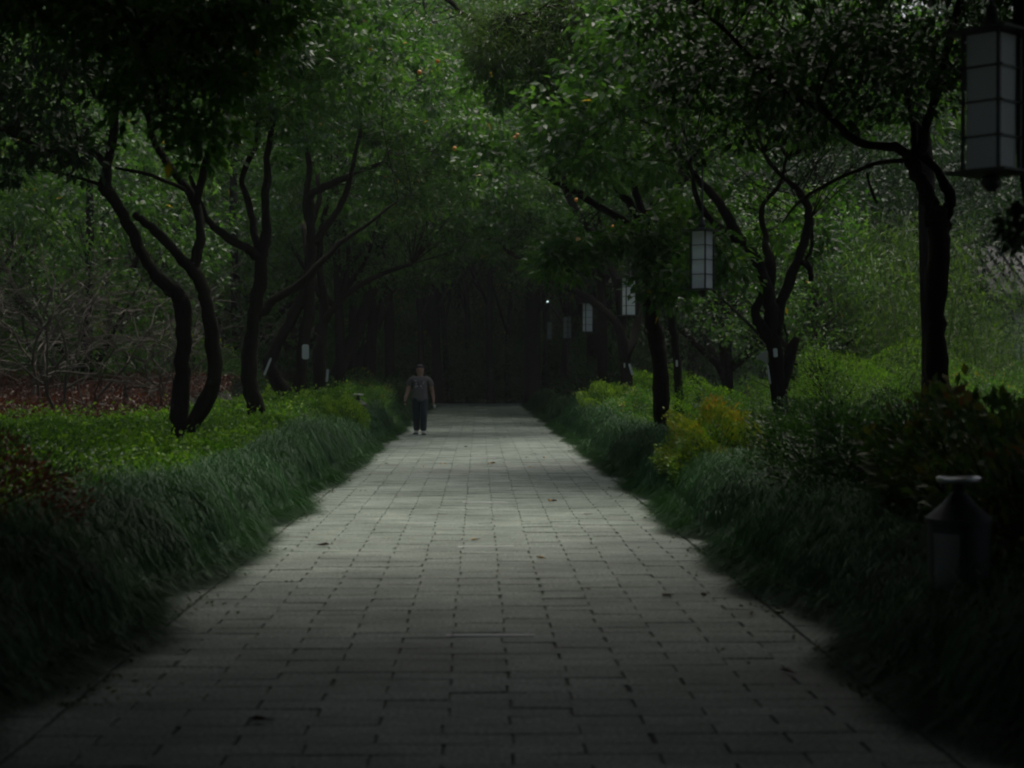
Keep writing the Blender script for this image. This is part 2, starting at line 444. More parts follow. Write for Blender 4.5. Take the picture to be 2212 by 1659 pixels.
# ================================================================== MONDO GRASS BORDERS
def mondo(side, label, seed):
    """one soft, lumpy ridge of fine grass: blades start all over it and comb down its slopes"""
    rng = np.random.default_rng(seed)
    def prm(y):
        lob = np.abs(np.sin(0.68 * (y - 16.7) + 0.35 * np.sin(y * 0.9 + seed) + (0.9 if side > 0 else 0))) ** 0.40
        e = 0.07 + 0.42 * (1 - lob) + 0.06 * np.sin(y * 2.1 + seed) * np.sin(y * 0.63 + 1) + 0.06 * np.sin(y * 4.3 + 2 * seed) 
        H = (0.50 + 0.06 * np.sin(y * .41 + seed)) * (0.36 + 0.68 * lob)
        if side > 0: H = H * (1 - 0.35 * np.exp(-((y - 9.0) / 1.3) ** 2))
        W = 1.10 + (0.55 * np.clip((15.5 - y) / 3, 0, 1) if side < 0 else 0.5 * np.clip((13.5 - y) / 2.5, 0, 1))
        return e, H, W
    def S(x, y):
        e, H, W = prm(y)
        u = np.clip((x - 2.17 - e) / W, 0, 1)
        a = np.clip(u / 0.50, 0, 1)
        h = H * (1 - (1 - a) ** 2.1) ** 0.60 * (1 - 0.35 * np.clip((u - 0.75) / 0.25, 0, 1) ** 2)
        tuft = np.sin(x * 11.3 + 1.7 * np.sin(y * 3.1 + seed)) * np.sin(y * 9.1 + 1.9 * np.sin(x * 4.7)) + 0.7 * np.sin(x * 5.1 + y * 4.9 + 2 * np.sin(y * 1.9))
        return h + 0.045 * tuft * np.clip(a * 1.6, 0, 1)
    B = []
    for (y0, y1, dens, wid) in ((5, 13, 9500, .0042), (13, 20, 8200, .005), (20, 30, 6200, .006), (30, 45, 3600, .010), (45, 76, 1500, .018)):
        n = int(dens * (y1 - y0)); yy = rng.uniform(y0, y1, n); e, H, W = prm(yy)
        xx = 2.14 + e + W * rng.uniform(0, 1, n) ** 1.15
        B.append(np.stack([xx, yy, wid * rng.uniform(.75, 1.3, n)], 1))
    B = np.concatenate(B); n = len(B); x, y, wd = B.T
    eps = 0.05
    gx = (S(x + eps, y) - S(x - eps, y)) / (2 * eps); gy = (S(x, y + eps) - S(x, y - eps)) / (2 * eps)
    az = np.arctan2(-gy + rng.normal(0, .35, n), -gx - 0.35 + rng.normal(0, .35, n)) + rng.normal(0, 0.45, n)
    ln = rng.uniform(0.24, 0.5, n); lift = rng.uniform(0.01, 0.075, n) * (1 + (rng.random(n) < 0.06) * 1.3)
    K = 6; rows = []; z = S(x, y) - 0.02; tw = rng.normal(0, 0.10, n)
    stalk = np.clip(0.10 + 0.5 * (0.5 + 0.5 * np.sin(x * 5.1 + y * 4.9 + 2 * np.sin(y * 1.9))) * 0.6 + rng.uniform(0, .4, n), 0, 1)
    for k in range(K):
        t = k / (K - 1)
        zz = np.maximum(z + lift * math.sin(math.pi * min(1, .15 + .85 * t)) * 1.6, 0.012)
        wv = wd * (1 - t) ** 0.5 * 0.5 + 0.0006
        sv = np.stack([-np.sin(az), np.cos(az), np.full(n, 0.2)], 1)
        p = np.stack([x, y, zz], 1)
        for sg in (-1, 1):
            q = p + sg * sv * wv[:, None]; q[:, 0] *= side; rows.append(q)
        st = ln / (K - 1)
        sl = np.abs((S(x + np.cos(az) * .03, y + np.sin(az) * .03) - S(x, y)) / .03)
        hstep = st / np.sqrt(1 + np.minimum(sl, 3) ** 2)
        x = x + np.cos(az) * hstep; y = y + np.sin(az) * hstep; az = az + tw
        z = np.maximum(S(x, y), z - st * 0.95)
    V = np.stack(rows, 1).reshape(-1, 3)
    i = np.arange(n)[:, None] * (2 * K)
    F = np.concatenate([i + np.array([2*q, 2*q + 1, 2*q + 3, 2*q + 2]) for q in range(K - 1)])
    # added dark core under the blades, blocks light between them
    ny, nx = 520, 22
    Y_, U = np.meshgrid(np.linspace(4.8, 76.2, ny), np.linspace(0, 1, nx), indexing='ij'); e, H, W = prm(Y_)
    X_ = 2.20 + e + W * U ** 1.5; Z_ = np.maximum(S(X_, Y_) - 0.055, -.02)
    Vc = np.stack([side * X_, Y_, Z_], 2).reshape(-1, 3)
    ii = (np.arange(ny - 1)[:, None] * nx + np.arange(nx - 1)[None, :]).reshape(-1, 1)
    Fc = ii + np.array([0, 1, nx + 1, nx])
    o = raw_mesh('mondo_grass', np.concatenate([V, Vc]), np.concatenate([F, Fc + len(V)]), [M['mondo'], M['shade_core']], attr=np.concatenate([np.repeat(stalk, 2 * K), np.zeros(len(Vc))]), smooth=True,
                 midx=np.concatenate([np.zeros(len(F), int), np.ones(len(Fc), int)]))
    tag(o, label, 'grass', kind='stuff')
mondo(-1, 'arching dark green grass border along the left edge of the path', 3)
mondo(1, 'arching dark green grass border along the right edge of the path', 5)

# ================================================================== GROUND COVER
def hnoise(x, y, s):
    return (0.7 * np.sin(x * 1.3 + s) * np.sin(y * 0.9 + 2 * s) + 0.6 * np.sin(x * 2.9 - y * 1.7 + s) + 0.55 * np.sin(x * 7.1 + y * 3.3 + 3 * s) * np.sin(y * 5.2 - x * 2.0 + s) + 0.3 * np.sin(x * 13 + s) * np.sin(y * 10 + s)) / 1.8

def cover(name, label, x0, x1, y0, y1, z, amp, n, leaf_len, mat, seed, zfun=None, cat='ground cover', kind='stuff', edge=None):
    rng = np.random.default_rng(seed)
    # more leaves near the camera
    u = rng.uniform(0, 1, n); yy = y0 + (y1 - y0) * u ** 1.25
    xx = rng.uniform(x0, x1, n)
    if edge is not None:
        keep = edge(xx, yy); xx = xx[keep]; yy = yy[keep]
    def top(x, y):
        zz = z + amp * hnoise(x, y, seed) if zfun is None else zfun(x, y) + amp * hnoise(x, y, seed)
        e = np.minimum(np.abs(x - x0), np.abs(x - x1)); return zz * np.clip(0.45 + e / 0.5, 0, 1)
    dz = rng.exponential(0.08, len(xx)) - rng.exponential(0.05, len(xx)) * (rng.random(len(xx)) < 0.35)
    pos = np.stack([xx, yy, top(xx, yy) - dz], 1)
    d = rng.normal(0, 0.7, pos.shape); d[:, 2] = np.abs(d[:, 2]) + 0.35
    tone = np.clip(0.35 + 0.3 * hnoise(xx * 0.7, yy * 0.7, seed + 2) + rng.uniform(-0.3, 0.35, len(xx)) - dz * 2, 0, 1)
    sc_len = leaf_len * (0.8 + 0.5 * np.clip((yy - 20) / 40, 0, 1))
    V, F = leaf_arrays(pos, d, sc_len, 0.5, rng)
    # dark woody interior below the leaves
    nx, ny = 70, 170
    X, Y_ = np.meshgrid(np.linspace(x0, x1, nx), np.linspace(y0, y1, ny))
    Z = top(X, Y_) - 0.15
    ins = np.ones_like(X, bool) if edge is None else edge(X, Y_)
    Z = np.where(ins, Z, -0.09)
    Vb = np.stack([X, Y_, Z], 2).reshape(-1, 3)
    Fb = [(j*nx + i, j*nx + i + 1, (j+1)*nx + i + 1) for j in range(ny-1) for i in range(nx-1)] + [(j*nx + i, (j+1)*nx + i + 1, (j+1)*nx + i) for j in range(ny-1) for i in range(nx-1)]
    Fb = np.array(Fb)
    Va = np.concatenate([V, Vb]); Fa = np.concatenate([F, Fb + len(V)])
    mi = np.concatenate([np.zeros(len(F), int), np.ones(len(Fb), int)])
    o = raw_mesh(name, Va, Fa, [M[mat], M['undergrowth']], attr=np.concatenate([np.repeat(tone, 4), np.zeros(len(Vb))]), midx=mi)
    return tag(o, label, cat, kind=kind)

def red_top(x, y): return 0.72 + 0.055 * np.clip(y - 32, 0, 12)
def pillow(x, y): return 0.16 * (np.abs(np.sin(x * 2.3 + 0.8 * np.sin(y * 1.1)) * np.sin(y * 1.9 + 1.1 * np.sin(x * 1.3))) ** 0.5 - 0.5)
def left_top(x, y):  # rises gently towards the far end, where it is a taller lime-green mass
    return pillow(x, y) + 0.5 + 0.2 * np.clip((y - 20) / 12, 0, 1) + 0.25 * np.clip((y - 26) / 10, 0, 1) * np.clip((x + 5.5) / 1.5, 0, 1)
cover('ground_cover', 'low bright green small leaved ground cover around the left trees', -13, -3.1, 9, 45, 0.5, 0.11, 320000, 0.095, 'cover', 11, zfun=left_top,
      edge=lambda x, y: (y < 32.3 + 0.3 * np.sin(x * 2)) | (x > -6.3 - 0.03 * (y - 30)))
cover('red_ground_cover', 'reddish brown low bed under the bare shrubs at the left', -26, -5.9, 30.9, 64, 0.70, 0.08, 200000, 0.09, 'redleaf', 12, zfun=red_top, edge=lambda x, y: x < -6.2 - 0.03 * (y - 30) + 0.3 * np.sin(y * .8))

# ================================================================== SHRUBS
def shrub(name, c, r, n, leaf_len, mat, label, seed, group=None, aspect=0.45, top_mat=None, flat_top=0.0, stems=6, core=True, droop=0.0):
    """c = point on the ground, r = (rx, ry, height)"""
    rng = np.random.default_rng(seed)
    root = empty(name, c, label, 'shrub', group)
    u = rng.normal(0, 1, (n, 3)); u[:, 2] = np.abs(u[:, 2]) * 0.9 - 0.25; u /= np.linalg.norm(u, axis=1)[:, None]
    pw = 2.15 if name.split('_')[0] in ('feathery', 'clipped', 'lime', 'round') else 3.0
    u = u / ((np.abs(u) ** pw).sum(1) ** (1 / pw))[:, None]
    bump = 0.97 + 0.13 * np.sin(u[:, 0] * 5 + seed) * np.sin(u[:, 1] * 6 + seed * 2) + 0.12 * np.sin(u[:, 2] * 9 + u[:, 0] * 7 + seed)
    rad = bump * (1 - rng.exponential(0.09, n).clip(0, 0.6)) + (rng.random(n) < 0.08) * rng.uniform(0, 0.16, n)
    hz = r[2] / 1.25
    pos = np.array(c) + u * rad[:, None] * np.array([r[0], r[1], hz]) + np.array([0, 0, 0.25 * hz])
    pos[:, 2] = np.maximum(pos[:, 2], 0.08)
    d = u + rng.normal(0, 0.5, (n, 3)); d[:, 2] += 0.25 - droop
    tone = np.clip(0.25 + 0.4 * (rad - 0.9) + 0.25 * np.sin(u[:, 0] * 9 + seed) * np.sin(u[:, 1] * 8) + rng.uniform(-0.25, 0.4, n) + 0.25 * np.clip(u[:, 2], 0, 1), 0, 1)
    if top_mat:
        k = (u[:, 2] > 0.30 + rng.normal(0, 0.12, n)) & (rad > 0.85)
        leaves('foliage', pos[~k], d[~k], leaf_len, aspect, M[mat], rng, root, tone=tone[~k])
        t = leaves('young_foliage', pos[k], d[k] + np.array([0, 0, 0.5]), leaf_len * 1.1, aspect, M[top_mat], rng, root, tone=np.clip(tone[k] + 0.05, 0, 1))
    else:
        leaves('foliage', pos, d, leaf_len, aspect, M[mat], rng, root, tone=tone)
    g = Geo()
    for k in range(stems):
        a = rng.uniform(0, 6.28); e = np.array(c) + np.array([math.cos(a) * r[0] * .55, math.sin(a) * r[1] * .55, r[2] * rng.uniform(.6, .9)])
        p0 = np.array(c) + np.array([math.cos(a), math.sin(a), 0]) * 0.08 + np.array([0, 0, -0.05])
        m_ = (p0 + e) / 2 + rng.normal(0, 0.06, 3)
        g.tube(spline([p0, m_, e], 3), np.linspace(0.02, 0.006, 7), 5, cap=False)
        for q in range(5):
            e2 = e + rng.normal(0, 0.3, 3) * np.array([r[0], r[1], r[2] * .5]); g.tube([m_, (m_ + e2) / 2 + rng.normal(0, .04, 3), e2], [0.01, 0.007, 0.003], 4, cap=False)
    g.obj('stem', M['bark'], root)
    return root

# right side, near to far
shrub('large_leaf_shrub', (4.05, 12.3, 0), (1.05, 1.3, 1.40), 9500, 0.115, 'photinia', 'large leaved shrub with reddish young leaves beside the bin', 21)
shrub('large_leaf_shrub', (3.75, 10.3, 0), (0.75, 0.8, 1.15), 4800, 0.11, 'photinia', 'shrub with yellowish green leaves crowding behind the bin disc', 22)
shrub('fine_leaf_shrub', (3.95, 14.9, 0), (1.1, 1.4, 1.15), 19000, 0.065, 'leaf_dark', 'dark glossy small leaved shrub left of the large leaved one', 23)
shrub('fine_leaf_shrub', (3.9, 17.8, 0), (1.0, 1.5, 1.15), 18000, 0.065, 'leaf_dark', 'dark shrub between the golden hedge and the nearest right tree', 24)
shrub('golden_shrub', (3.1, 20.9, 0), (0.68, 1.0, 1.12), 17000, 0.06, 'lime', 'golden and orange tipped shrub at the right edge of the path', 25, top_mat='gold')
shrub('fine_leaf_shrub', (4.45, 21.0, 0), (1.15, 1.6, 1.18), 19000, 0.06, 'leaf_dark', 'dark green shrub at the foot of the forked right tree', 26)
shrub('fine_leaf_shrub', (7.0, 17.5, 0), (1.9, 2.0, 1.15), 22000, 0.06, 'leaf_dark', 'broad dark shrub behind the nearest trunk on the right', 27)
shrub('feathery_shrub', (6.6, 27.6, 0), (2.0, 2.0, 1.95), 26000, 0.07, 'cover', 'bright green feathery mound right of the forked tree', 28, aspect=0.22, droop=.2)
shrub('feathery_shrub', (8.9, 27.0, 0), (1.7, 2.0, 1.7), 20000, 0.07, 'leaf', 'darker green feathery mound beside the bright one', 29, aspect=0.22, droop=.2)
shrub('feathery_shrub', (4.7, 28.2, 0), (1.2, 1.4, 1.35), 14000, 0.06, 'leaf', 'olive green shrub close behind the golden hedge', 30, aspect=0.3)
shrub('feathery_shrub', (8.2, 23.2, 0), (1.6, 1.6, 1.35), 15000, 0.07, 'leaf', 'dark green fine leaved mound left of the nearest right trunk', 38, aspect=0.3)
shrub('feathery_shrub', (6.3, 23.6, 0), (1.2, 1.3, 1.3), 13000, 0.065, 'leaf_dark', 'small dark mound right behind the foot of the forked tree', 39, aspect=0.3)
shrub('clipped_shrub', (4.5, 33.0, 0), (1.3, 2.2, 1.32), 18000, 0.06, 'cover', 'yellow green clipped shrub behind the third right trunk', 31)
shrub('clipped_shrub', (3.65, 36.5, 0), (0.95, 2.4, 1.2), 16000, 0.06, 'leaf', 'mid green clipped shrub between path grass and right trunk', 32)
shrub('clipped_shrub', (3.4, 43.0, 0), (0.85, 2.2, 1.25), 12000, 0.07, 'leaf', 'shrub with lime green top further along the right border', 33, top_mat='lime')
shrub('clipped_shrub', (4.9, 46.5, 0), (1.3, 2.4, 1.6), 13000, 0.08, 'cover', 'tall pale green shrub behind the lime topped one', 34)
shrub('round_shrub', (3.9, 56.5, 0), (1.25, 2.0, 1.95), 13000, 0.09, 'leaf_dark', 'round dull grey green shrub near the path end on the right', 35)
shrub('round_shrub', (5.6, 64.0, 0), (1.8, 2.5, 2.1), 11000, 0.1, 'leaf_dark', 'tall dark shrub behind the round one at the path end', 36)
# left side
shrub('dark_red_shrub', (-4.5, 11.4, 0), (1.4, 2.5, 1.12), 20000, 0.055, 'redleaf', 'dark reddish shrub in the shade at the lower left', 41)
shrub('dark_green_shrub', (-5.2, 15.4, 0), (1.8, 1.9, 1.0), 20000, 0.05, 'leaf_dark', 'dark green low shrub behind the reddish one at lower left', 42)
shrub('dark_green_shrub', (-7.4, 18.6, 0), (2.0, 1.8, 0.98), 18000, 0.06, 'leaf_dark', 'dark shrub added to darken the left edge of the bright ground cover', 49)  # dark leaves added here in place of the shade at the left edge
shrub('lime_shrub', (-3.75, 36.5, 0), (0.95, 2.4, 0.98), 20000, 0.055, 'cover', 'lime green shrub in front of the silver disc on the left', 43, top_mat='lime')
shrub('lime_shrub', (-2.98, 35.5, 0), (0.55, 1.0, 1.03), 9000, 0.055, 'cover', 'small lime green shrub hiding the body of the silver topped bin', 48, top_mat='lime')
shrub('lime_shrub', (-4.9, 41.0, 0), (1.0, 2.2, 1.15), 15000, 0.06, 'cover', 'lime green shrub around the slim dark trunks on the left', 44, top_mat='lime')
shrub('dark_hedge_shrub', (-3.3, 45.5, 0), (0.95, 3.2, 1.18), 17000, 0.07, 'leaf', 'dark green rounded hedge behind the walking man', 45)
shrub('dark_hedge_shrub', (-4.6, 51.5, 0), (1.5, 3.2, 1.5), 13000, 0.08, 'leaf', 'taller dark green hedge behind the slim trunks', 46)
shrub('dark_hedge_shrub', (-3.3, 56.0, 0), (0.9, 4.0, 1.2), 12000, 0.09, 'leaf_dark', 'dark hedge at the far left side of the path', 47)
# shaded shrubs closing the end of the path
endx = [(-10, 86, 3, 3.6), (-7.5, 95, 3.4, 5), (-1.5, 97, 3.4, 5), (2.5, 99, 3.4, 5), (6.5, 96, 3.4, 5), (11.0, 88, 3.2, 4), (-4.5, 92, 3, 4.0), (0.6, 90, 3, 3.4), (4.8, 91, 3, 3.8), (-6.0, 82, 2.6, 2.2), (-2.6, 84, 2.4, 1.9), (0.6, 83, 2.2, 1.9), (3.6, 85, 2.5, 2.1), (7.2, 82, 2.8, 2.6)]
tmp = None
for i, (x, y, rr, hh) in enumerate(endx):
    lab = 'dark shrub closing the shaded far end of the path'
    if tmp is None: tmp = shrub('end_shrub', (x, y, 0), (rr, 2.0, hh), 8000, 0.16, 'leaf', lab, 50, 'dark shrubs at the path end')
    else: copy_tree(tmp, (x, y, 0), i * 1.3, (rr / 2.6, 1, hh / 2.2))

# ================================================================== TRACED AVENUE TREES
def base_at(px, py, Y):
    p = at(px, py, Y); return (p[0], Y, 0.0)

def traced(name, Y, base_px, main, others, crowns, label, seed, leafm='leaf', per=58, leaf_len=0.165, bark='bark', group='avenue trees', spread=0.42):
    """main: trunk trace from just above the ground cover; it is continued down to the soil"""
    limbs = []
    for pts, dY in [(main, 0.0)] + others:
        L_ = px_limb(pts, Y, dY)
        limbs.append(L_)
    x0, y0, z0, r0 = limbs[0][0]
    limbs[0] = [(x0 - 0.02, y0, -0.12, r0 * 1.5), (x0, y0, z0 * 0.4, r0 * 1.15)] + limbs[0]
    return make_tree(name, (x0, y0, 0), limbs, crowns, label, group, leafm=leafm, per=per, leaf_len=leaf_len, seed=seed, bark=bark, wig=0.012, spread=spread)

# L1, twin stems
traced('avenue_tree', 25.0, None,
  [(388,955,21),(390,880,19),(395,780,17),(396,700,17),(393,650,19),(378,630,16),(338,596,13),(302,540,12),(276,480,12),(246,430,13),(226,402,14),(234,350,10),(247,290,9),(250,240,8),(272,200,7),(300,120,6),(320,40,5),(335,-60,4)],
  [([(400,945,12),(432,893,17),(456,840,17),(465,790,16),(456,700,15),(440,630,14),(412,578,13),(380,545,11),(345,508,10),(308,478,9),(292,462,8)], 0.0),
   ([(415,585,12),(428,530,11),(432,480,10),(418,430,10),(388,390,9),(352,338,8),(328,290,7),(318,230,6),(306,150,5),(296,60,4)], 0.8),
   ([(424,440,8),(440,370,8),(456,310,7),(472,230,6),(482,130,5),(500,40,4)], -0.8),
   ([(232,360,9),(208,332,7),(180,314,6),(140,326,5),(100,324,5),(50,300,4),(0,280,3),(-60,250,2)], -0.6),
   ([(222,400,5),(170,384,3),(110,370,2)], 0.5),
   ([(400,410,5),(330,380,4),(250,362,3)], 0.3),
   ([(226,404,12),(214,402,9)], 0)],
  [((-6.3, 25.5, 7.3), (2.6, 2.4, 1.9), 120), ((-4.0, 24.5, 7.4), (1.8, 2.2, 1.8), 70), ((-7.2, 25.0, 5.2), (1.5, 1.8, 0.9), 26)],
  'leaning double stemmed tree on the left with a knobbly elbow, nearest to the camera', 101, 'leaf_dark')
# L2
traced('avenue_tree', 30.0, None,
  [(558,930,20),(552,880,19),(540,820,18),(540,760,16),(548,700,14),(560,620,14),(566,560,13),(570,540,12),(575,480,10),(572,420,9),(580,370,8),(577,340,7),(590,250,6),(572,160,5),(590,90,5),(602,10,4)],
  [([(563,560,11),(540,537,11),(500,518,9),(462,490,8),(440,458,7),(428,430,6),(410,380,5)], -0.8),
   ([(560,545,10),(547,492,8),(536,430,7),(522,390,6),(540,340,6),(553,310,5),(560,240,5),(545,160,4)], 0.8),
   ([(552,690,12),(590,650,10),(642,618,9),(682,578,8),(715,545,6.5),(752,512,5),(800,480,3.5),(850,440,2),(890,420,1)], 1.5),
   ([(602,20,6),(700,-60,7),(860,-60,7),(940,-20,6),(975,5,5.5),(1010,36,5),(1062,55,4),(1120,76,3),(1180,106,2.2),(1230,140,1.5)], -3.0)],
  [((-4.2, 30.5, 8.2), (2.6, 2.6, 2.0), 120), ((-2.6, 30.0, 7.6), (1.6, 2.0, 1.4), 50), ((-4.6, 30.0, 6.0), (1.4, 1.4, 0.9), 26)],
  'single trunk tree forking into an upright Y, second on the left', 102)
# L3 leaning pair
traced('avenue_tree', 38.0, None,
  [(636,872,17),(616,850,16),(592,810,15),(583,780,14),(600,740,12),(630,690,12),(655,640,12),(667,590,12),(671,540,12),(672,500,10),(668,440,9),(674,420,9),(700,405,8),(740,385,7),(782,368,5),(832,350,4)],
  [([(642,872,15),(650,800,13),(656,740,12),(665,680,13),(671,600,11)], 0.0),
   ([(680,525,9),(704,490,8),(732,450,7),(752,400,6),(764,350,5),(780,280,4)], -0.8),
   ([(671,500,8),(660,440,7),(668,360,6),(655,280,5),(640,200,4)], 1.0),
   ([(675,480,6),(690,430,6),(686,380,5)], 1.0)],
  [((-2.6, 38.0, 8.0), (2.6, 2.6, 2.2), 120), ((-1.0, 38.0, 6.5), (1.7, 1.8, 1.2), 50), ((-4.6, 38.5, 9.2), (2.4, 2.2, 2.0), 80)],
  'pair of dark crossing trunks on the left with a pale hanging tag', 103)
# L4 slim
traced('avenue_tree', 43.0, None,
  [(694,872,15),(691,820,14),(688,770,13),(695,720,11),(700,660,9),(692,600,8),(690,540,7),(700,470,6),(720,400,5)],
  [([(697,700,8),(725,660,7),(770,620,6),(830,590,5),(890,570,4)], -1.2),
   ([(693,640,7),(665,560,6),(655,480,5)], 1.0)],
  [((-2.9, 43.0, 7.6), (2.4, 2.4, 2.4), 110), ((-0.9, 42.5, 6.0), (1.9, 1.6, 1.3), 60)],
  'slim straight dark trunk on the left standing in lime green shrubs', 104)
# R1 near right
traced('avenue_tree', 17.0, None,
  [(2014,905,25),(2018,840,24),(2025,760,24),(2019,680,22),(2025,600,23),(2029,520,24),(2027,465,24),(2014,445,17),(1998,410,16),(1976,366,16),(1968,340,14),(1984,328,12),(1998,280,11),(2015,230,10),(2030,180,10),(2040,130,9),(2055,70,9),(2075,0,8),(2095,-70,7)],
  [([(1970,345,13),(1950,325,11),(1925,318,10),(1880,315,9),(1845,300,9),(1810,270,8),(1772,235,8),(1730,218,7),(1690,198,7),(1650,150,6),(1618,118,5),(1560,60,4),(1500,10,3)], -0.8),
   ([(1960,345,6),(1900,352,5),(1850,370,4),(1782,400,4),(1722,440,3),(1690,482,2)], 0.5),
   ([(1972,345,9),(1976,290,8),(1966,230,6),(1950,180,6),(1930,140,6),(1900,112,5),(1850,100,5),(1800,100,4),(1750,132,3)], 0.8),
   ([(2040,470,14),(2052,440,13),(2048,412,12),(2034,382,10),(2008,352,9),(1990,335,8)], 0.0),
   ([(1895,440,3),(1880,405,3),(1872,372,3)], 0)],
  [((3.4, 17.0, 5.7), (2.1, 2.0, 1.1), 150), ((3.5, 16.8, 4.7), (1.7, 1.2, 0.55), 60), ((5.2, 17.3, 6.0), (1.9, 2.0, 1.2), 70), ((2.6, 17.4, 4.5), (0.9, 1.1, 0.55), 22)],
  'tall dark trunk at the right with a closed loop below its fork', 105, 'leaf_dark', per=50, leaf_len=0.11)
# R2 forked
traced('avenue_tree', 25.7, None,
  [(1684,900,19),(1681,820,18),(1675,760,17),(1668,700,16),(1660,640,14),(1645,590,13),(1625,550,12),(1602,522,12),(1582,490,11),(1560,450,11),(1540,420,9),(1510,390,8),(1480,350,7),(1450,300,6),(1430,230,5)],
  [([(1676,725,12),(1692,650,11),(1711,590,11),(1731,540,10),(1745,490,10),(1745,450,9),(1730,420,8),(1712,400,6),(1680,372,5),(1650,330,4)], 0.8),
   ([(1671,700,12),(1664,620,12),(1664,560,12),(1652,535,8),(1655,510,7),(1645,470,6),(1650,440,5),(1682,400,4),(1700,340,3)], 1.2),
   ([(1668,735,15),(1644,705,12),(1631,680,11),(1642,648,8),(1652,620,6)], -0.2),
   ([(1690,835,12),(1704,780,13),(1712,750,12),(1720,732,9)], 0.2),
   ([(1608,528,11),(1575,508,9),(1548,485,8),(1520,455,7),(1500,410,5),(1490,350,4)], -1.0),
   ([(1740,560,4),(1752,540,4),(1754,500,4),(1752,470,3)], 0),
   ([(1730,565,6),(1745,572,8),(1751,590,7),(1752,608,5)], 0)],
  [((3.9, 25.7, 6.6), (2.6, 2.4, 1.7), 130), ((2.0, 25.4, 5.4), (1.3, 1.8, 1.0), 44), ((3.5, 25.0, 3.3), (.7, .6, .4), 14), ((6.2, 26.2, 6.4), (1.7, 2.0, 1.4), 50), ((4.7, 27.4, 4.1), (1.8, 0.9, 0.9), 26)],
  'forked tree with burls on its trunk and a small white label, right of the path', 106, per=52)
# R3
traced('avenue_tree', 29.0, None,
  [(1432,945,15),(1428,880,17),(1425,800,18),(1419,740,18),(1411,700,17),(1404,640,15),(1400,580,14),(1399,520,13),(1392,480,11),(1384,448,9),(1366,384,8),(1350,320,6),(1340,240,5)],
  [([(1400,540,11),(1387,496,10),(1366,448,9),(1328,400,8),(1290,350,6),(1260,290,5)], -0.8),
   ([(1400,555,11),(1390,522,10),(1348,480,9),(1300,448,8),(1233,410,7),(1190,390,5)], -1.8),
   ([(1406,560,9),(1440,500,7),(1465,440,6),(1475,370,5)], 1.0)],
  [((2.4, 29.0, 6.9), (2.3, 2.3, 1.9), 110), ((1.45, 27.9, 3.5), (0.4, 0.7, 0.4), 16), ((3.25, 27.9, 3.3), (0.5, 0.7, 0.5), 24), ((2.5, 27.9, 3.75), (0.6, 0.5, 0.25), 10), ((0.9, 29.0, 6.2), (1.4, 1.6, 1.2), 36), ((3.9, 28.6, 4.3), (1.0, 1.0, 0.6), 20)],
  'straight mossy trunk rising beside the grass border on the right', 107, per=52)
# R3b thin companion
traced('avenue_tree', 33.0, None,
  [(1466,860,9),(1463,800,9),(1458,740,9),(1450,680,8),(1440,620,8),(1445,560,7),(1460,480,6),(1470,400,5)],
  [([(1445,600,5),(1475,540,5),(1500,480,4)], 0.5)],
  [((4.2, 33.5, 7.2), (2.2, 2.2, 1.8), 80)],
  'thin brown trunk with a tiny white label just behind the straight mossy one', 108)
# R4 arching limb
traced('avenue_tree', 44.0, None,
  [(1352,835,14),(1350,790,12),(1346,740,11),(1332,700,9),(1316,682,8),(1286,654,8),(1252,632,7),(1188,604,6),(1156,580,5),(1108,550,4),(1060,520,3)],
  [([(1349,780,12),(1343,720,11),(1340,640,10),(1318,572,9),(1292,520,9),(1262,480,8),(1234,436,8),(1220,396,7),(1210,330,5)], 1.0),
   ([(1352,770,10),(1372,720,9),(1380,650,8),(1374,580,7),(1390,500,6)], 1.5),
   ([(1252,630,4),(1258,560,4),(1262,500,3)], 0)],
  [((2.0, 44.5, 8.0), (2.6, 2.4, 2.4), 120), ((0.2, 43.6, 5.6), (1.7, 1.4, 1.0), 44), ((1.5, 44.0, 5.2), (1.4, 1.4, 0.8), 30)],
  'tree on the right sending a long limb arching over the path', 109)

# ================================================================== GENERIC TREES (copied)
def generic(name, base, h, spread_r, label, group, seed, leafm, leaf_len, ncl=150, per=60, trunk_r=0.2, crown_lo=0.35, bark='bark', clsp=0.6, lean=0.0):
    rng = np.random.default_rng(seed)
    bx, by, _ = base
    fork = h * crown_lo * rng.uniform(0.75, 0.95)
    tl = [(bx, by, -0.1, trunk_r * 1.4), (bx + lean * 0.2, by, fork * 0.4, trunk_r), (bx + lean * .6 + rng.normal(0, .08), by + rng.normal(0, .08), fork, trunk_r * 0.85),
          (bx + lean + rng.normal(0, .2), by + rng.normal(0, .2), h * 0.62, trunk_r * 0.5), (bx + lean + rng.normal(0, .3), by, h * 0.92, trunk_r * 0.12)]
    limbs = [tl]
    for k in range(6):
        a = k * 1.05 + rng.uniform(0, 0.8); z0 = fork * rng.uniform(0.85, 1.5)
        p0 = np.array([bx + lean * .6, by, min(z0, h * .7)]); rr = spread_r * rng.uniform(0.55, 0.9)
        e = p0 + np.array([math.cos(a) * rr, math.sin(a) * rr, h * rng.uniform(0.18, 0.34)])
        m_ = p0 + (e - p0) * 0.45 + np.array([0, 0, rng.uniform(-.1, .3)]) + rng.normal(0, .15, 3)
        limbs.append([(*p0, trunk_r * 0.55), (*m_, trunk_r * 0.4), (*e, trunk_r * 0.12)])
    cz = h * (crown_lo + 1) / 2
    cr = [((bx + lean, by, cz), (spread_r, spread_r, h * (1 - crown_lo) / 2), ncl)]
    return make_tree(name, base, limbs, cr, label, group, leafm=leafm, per=per, leaf_len=leaf_len, spread=clsp, seed=seed, bark=bark, flat=0.75)

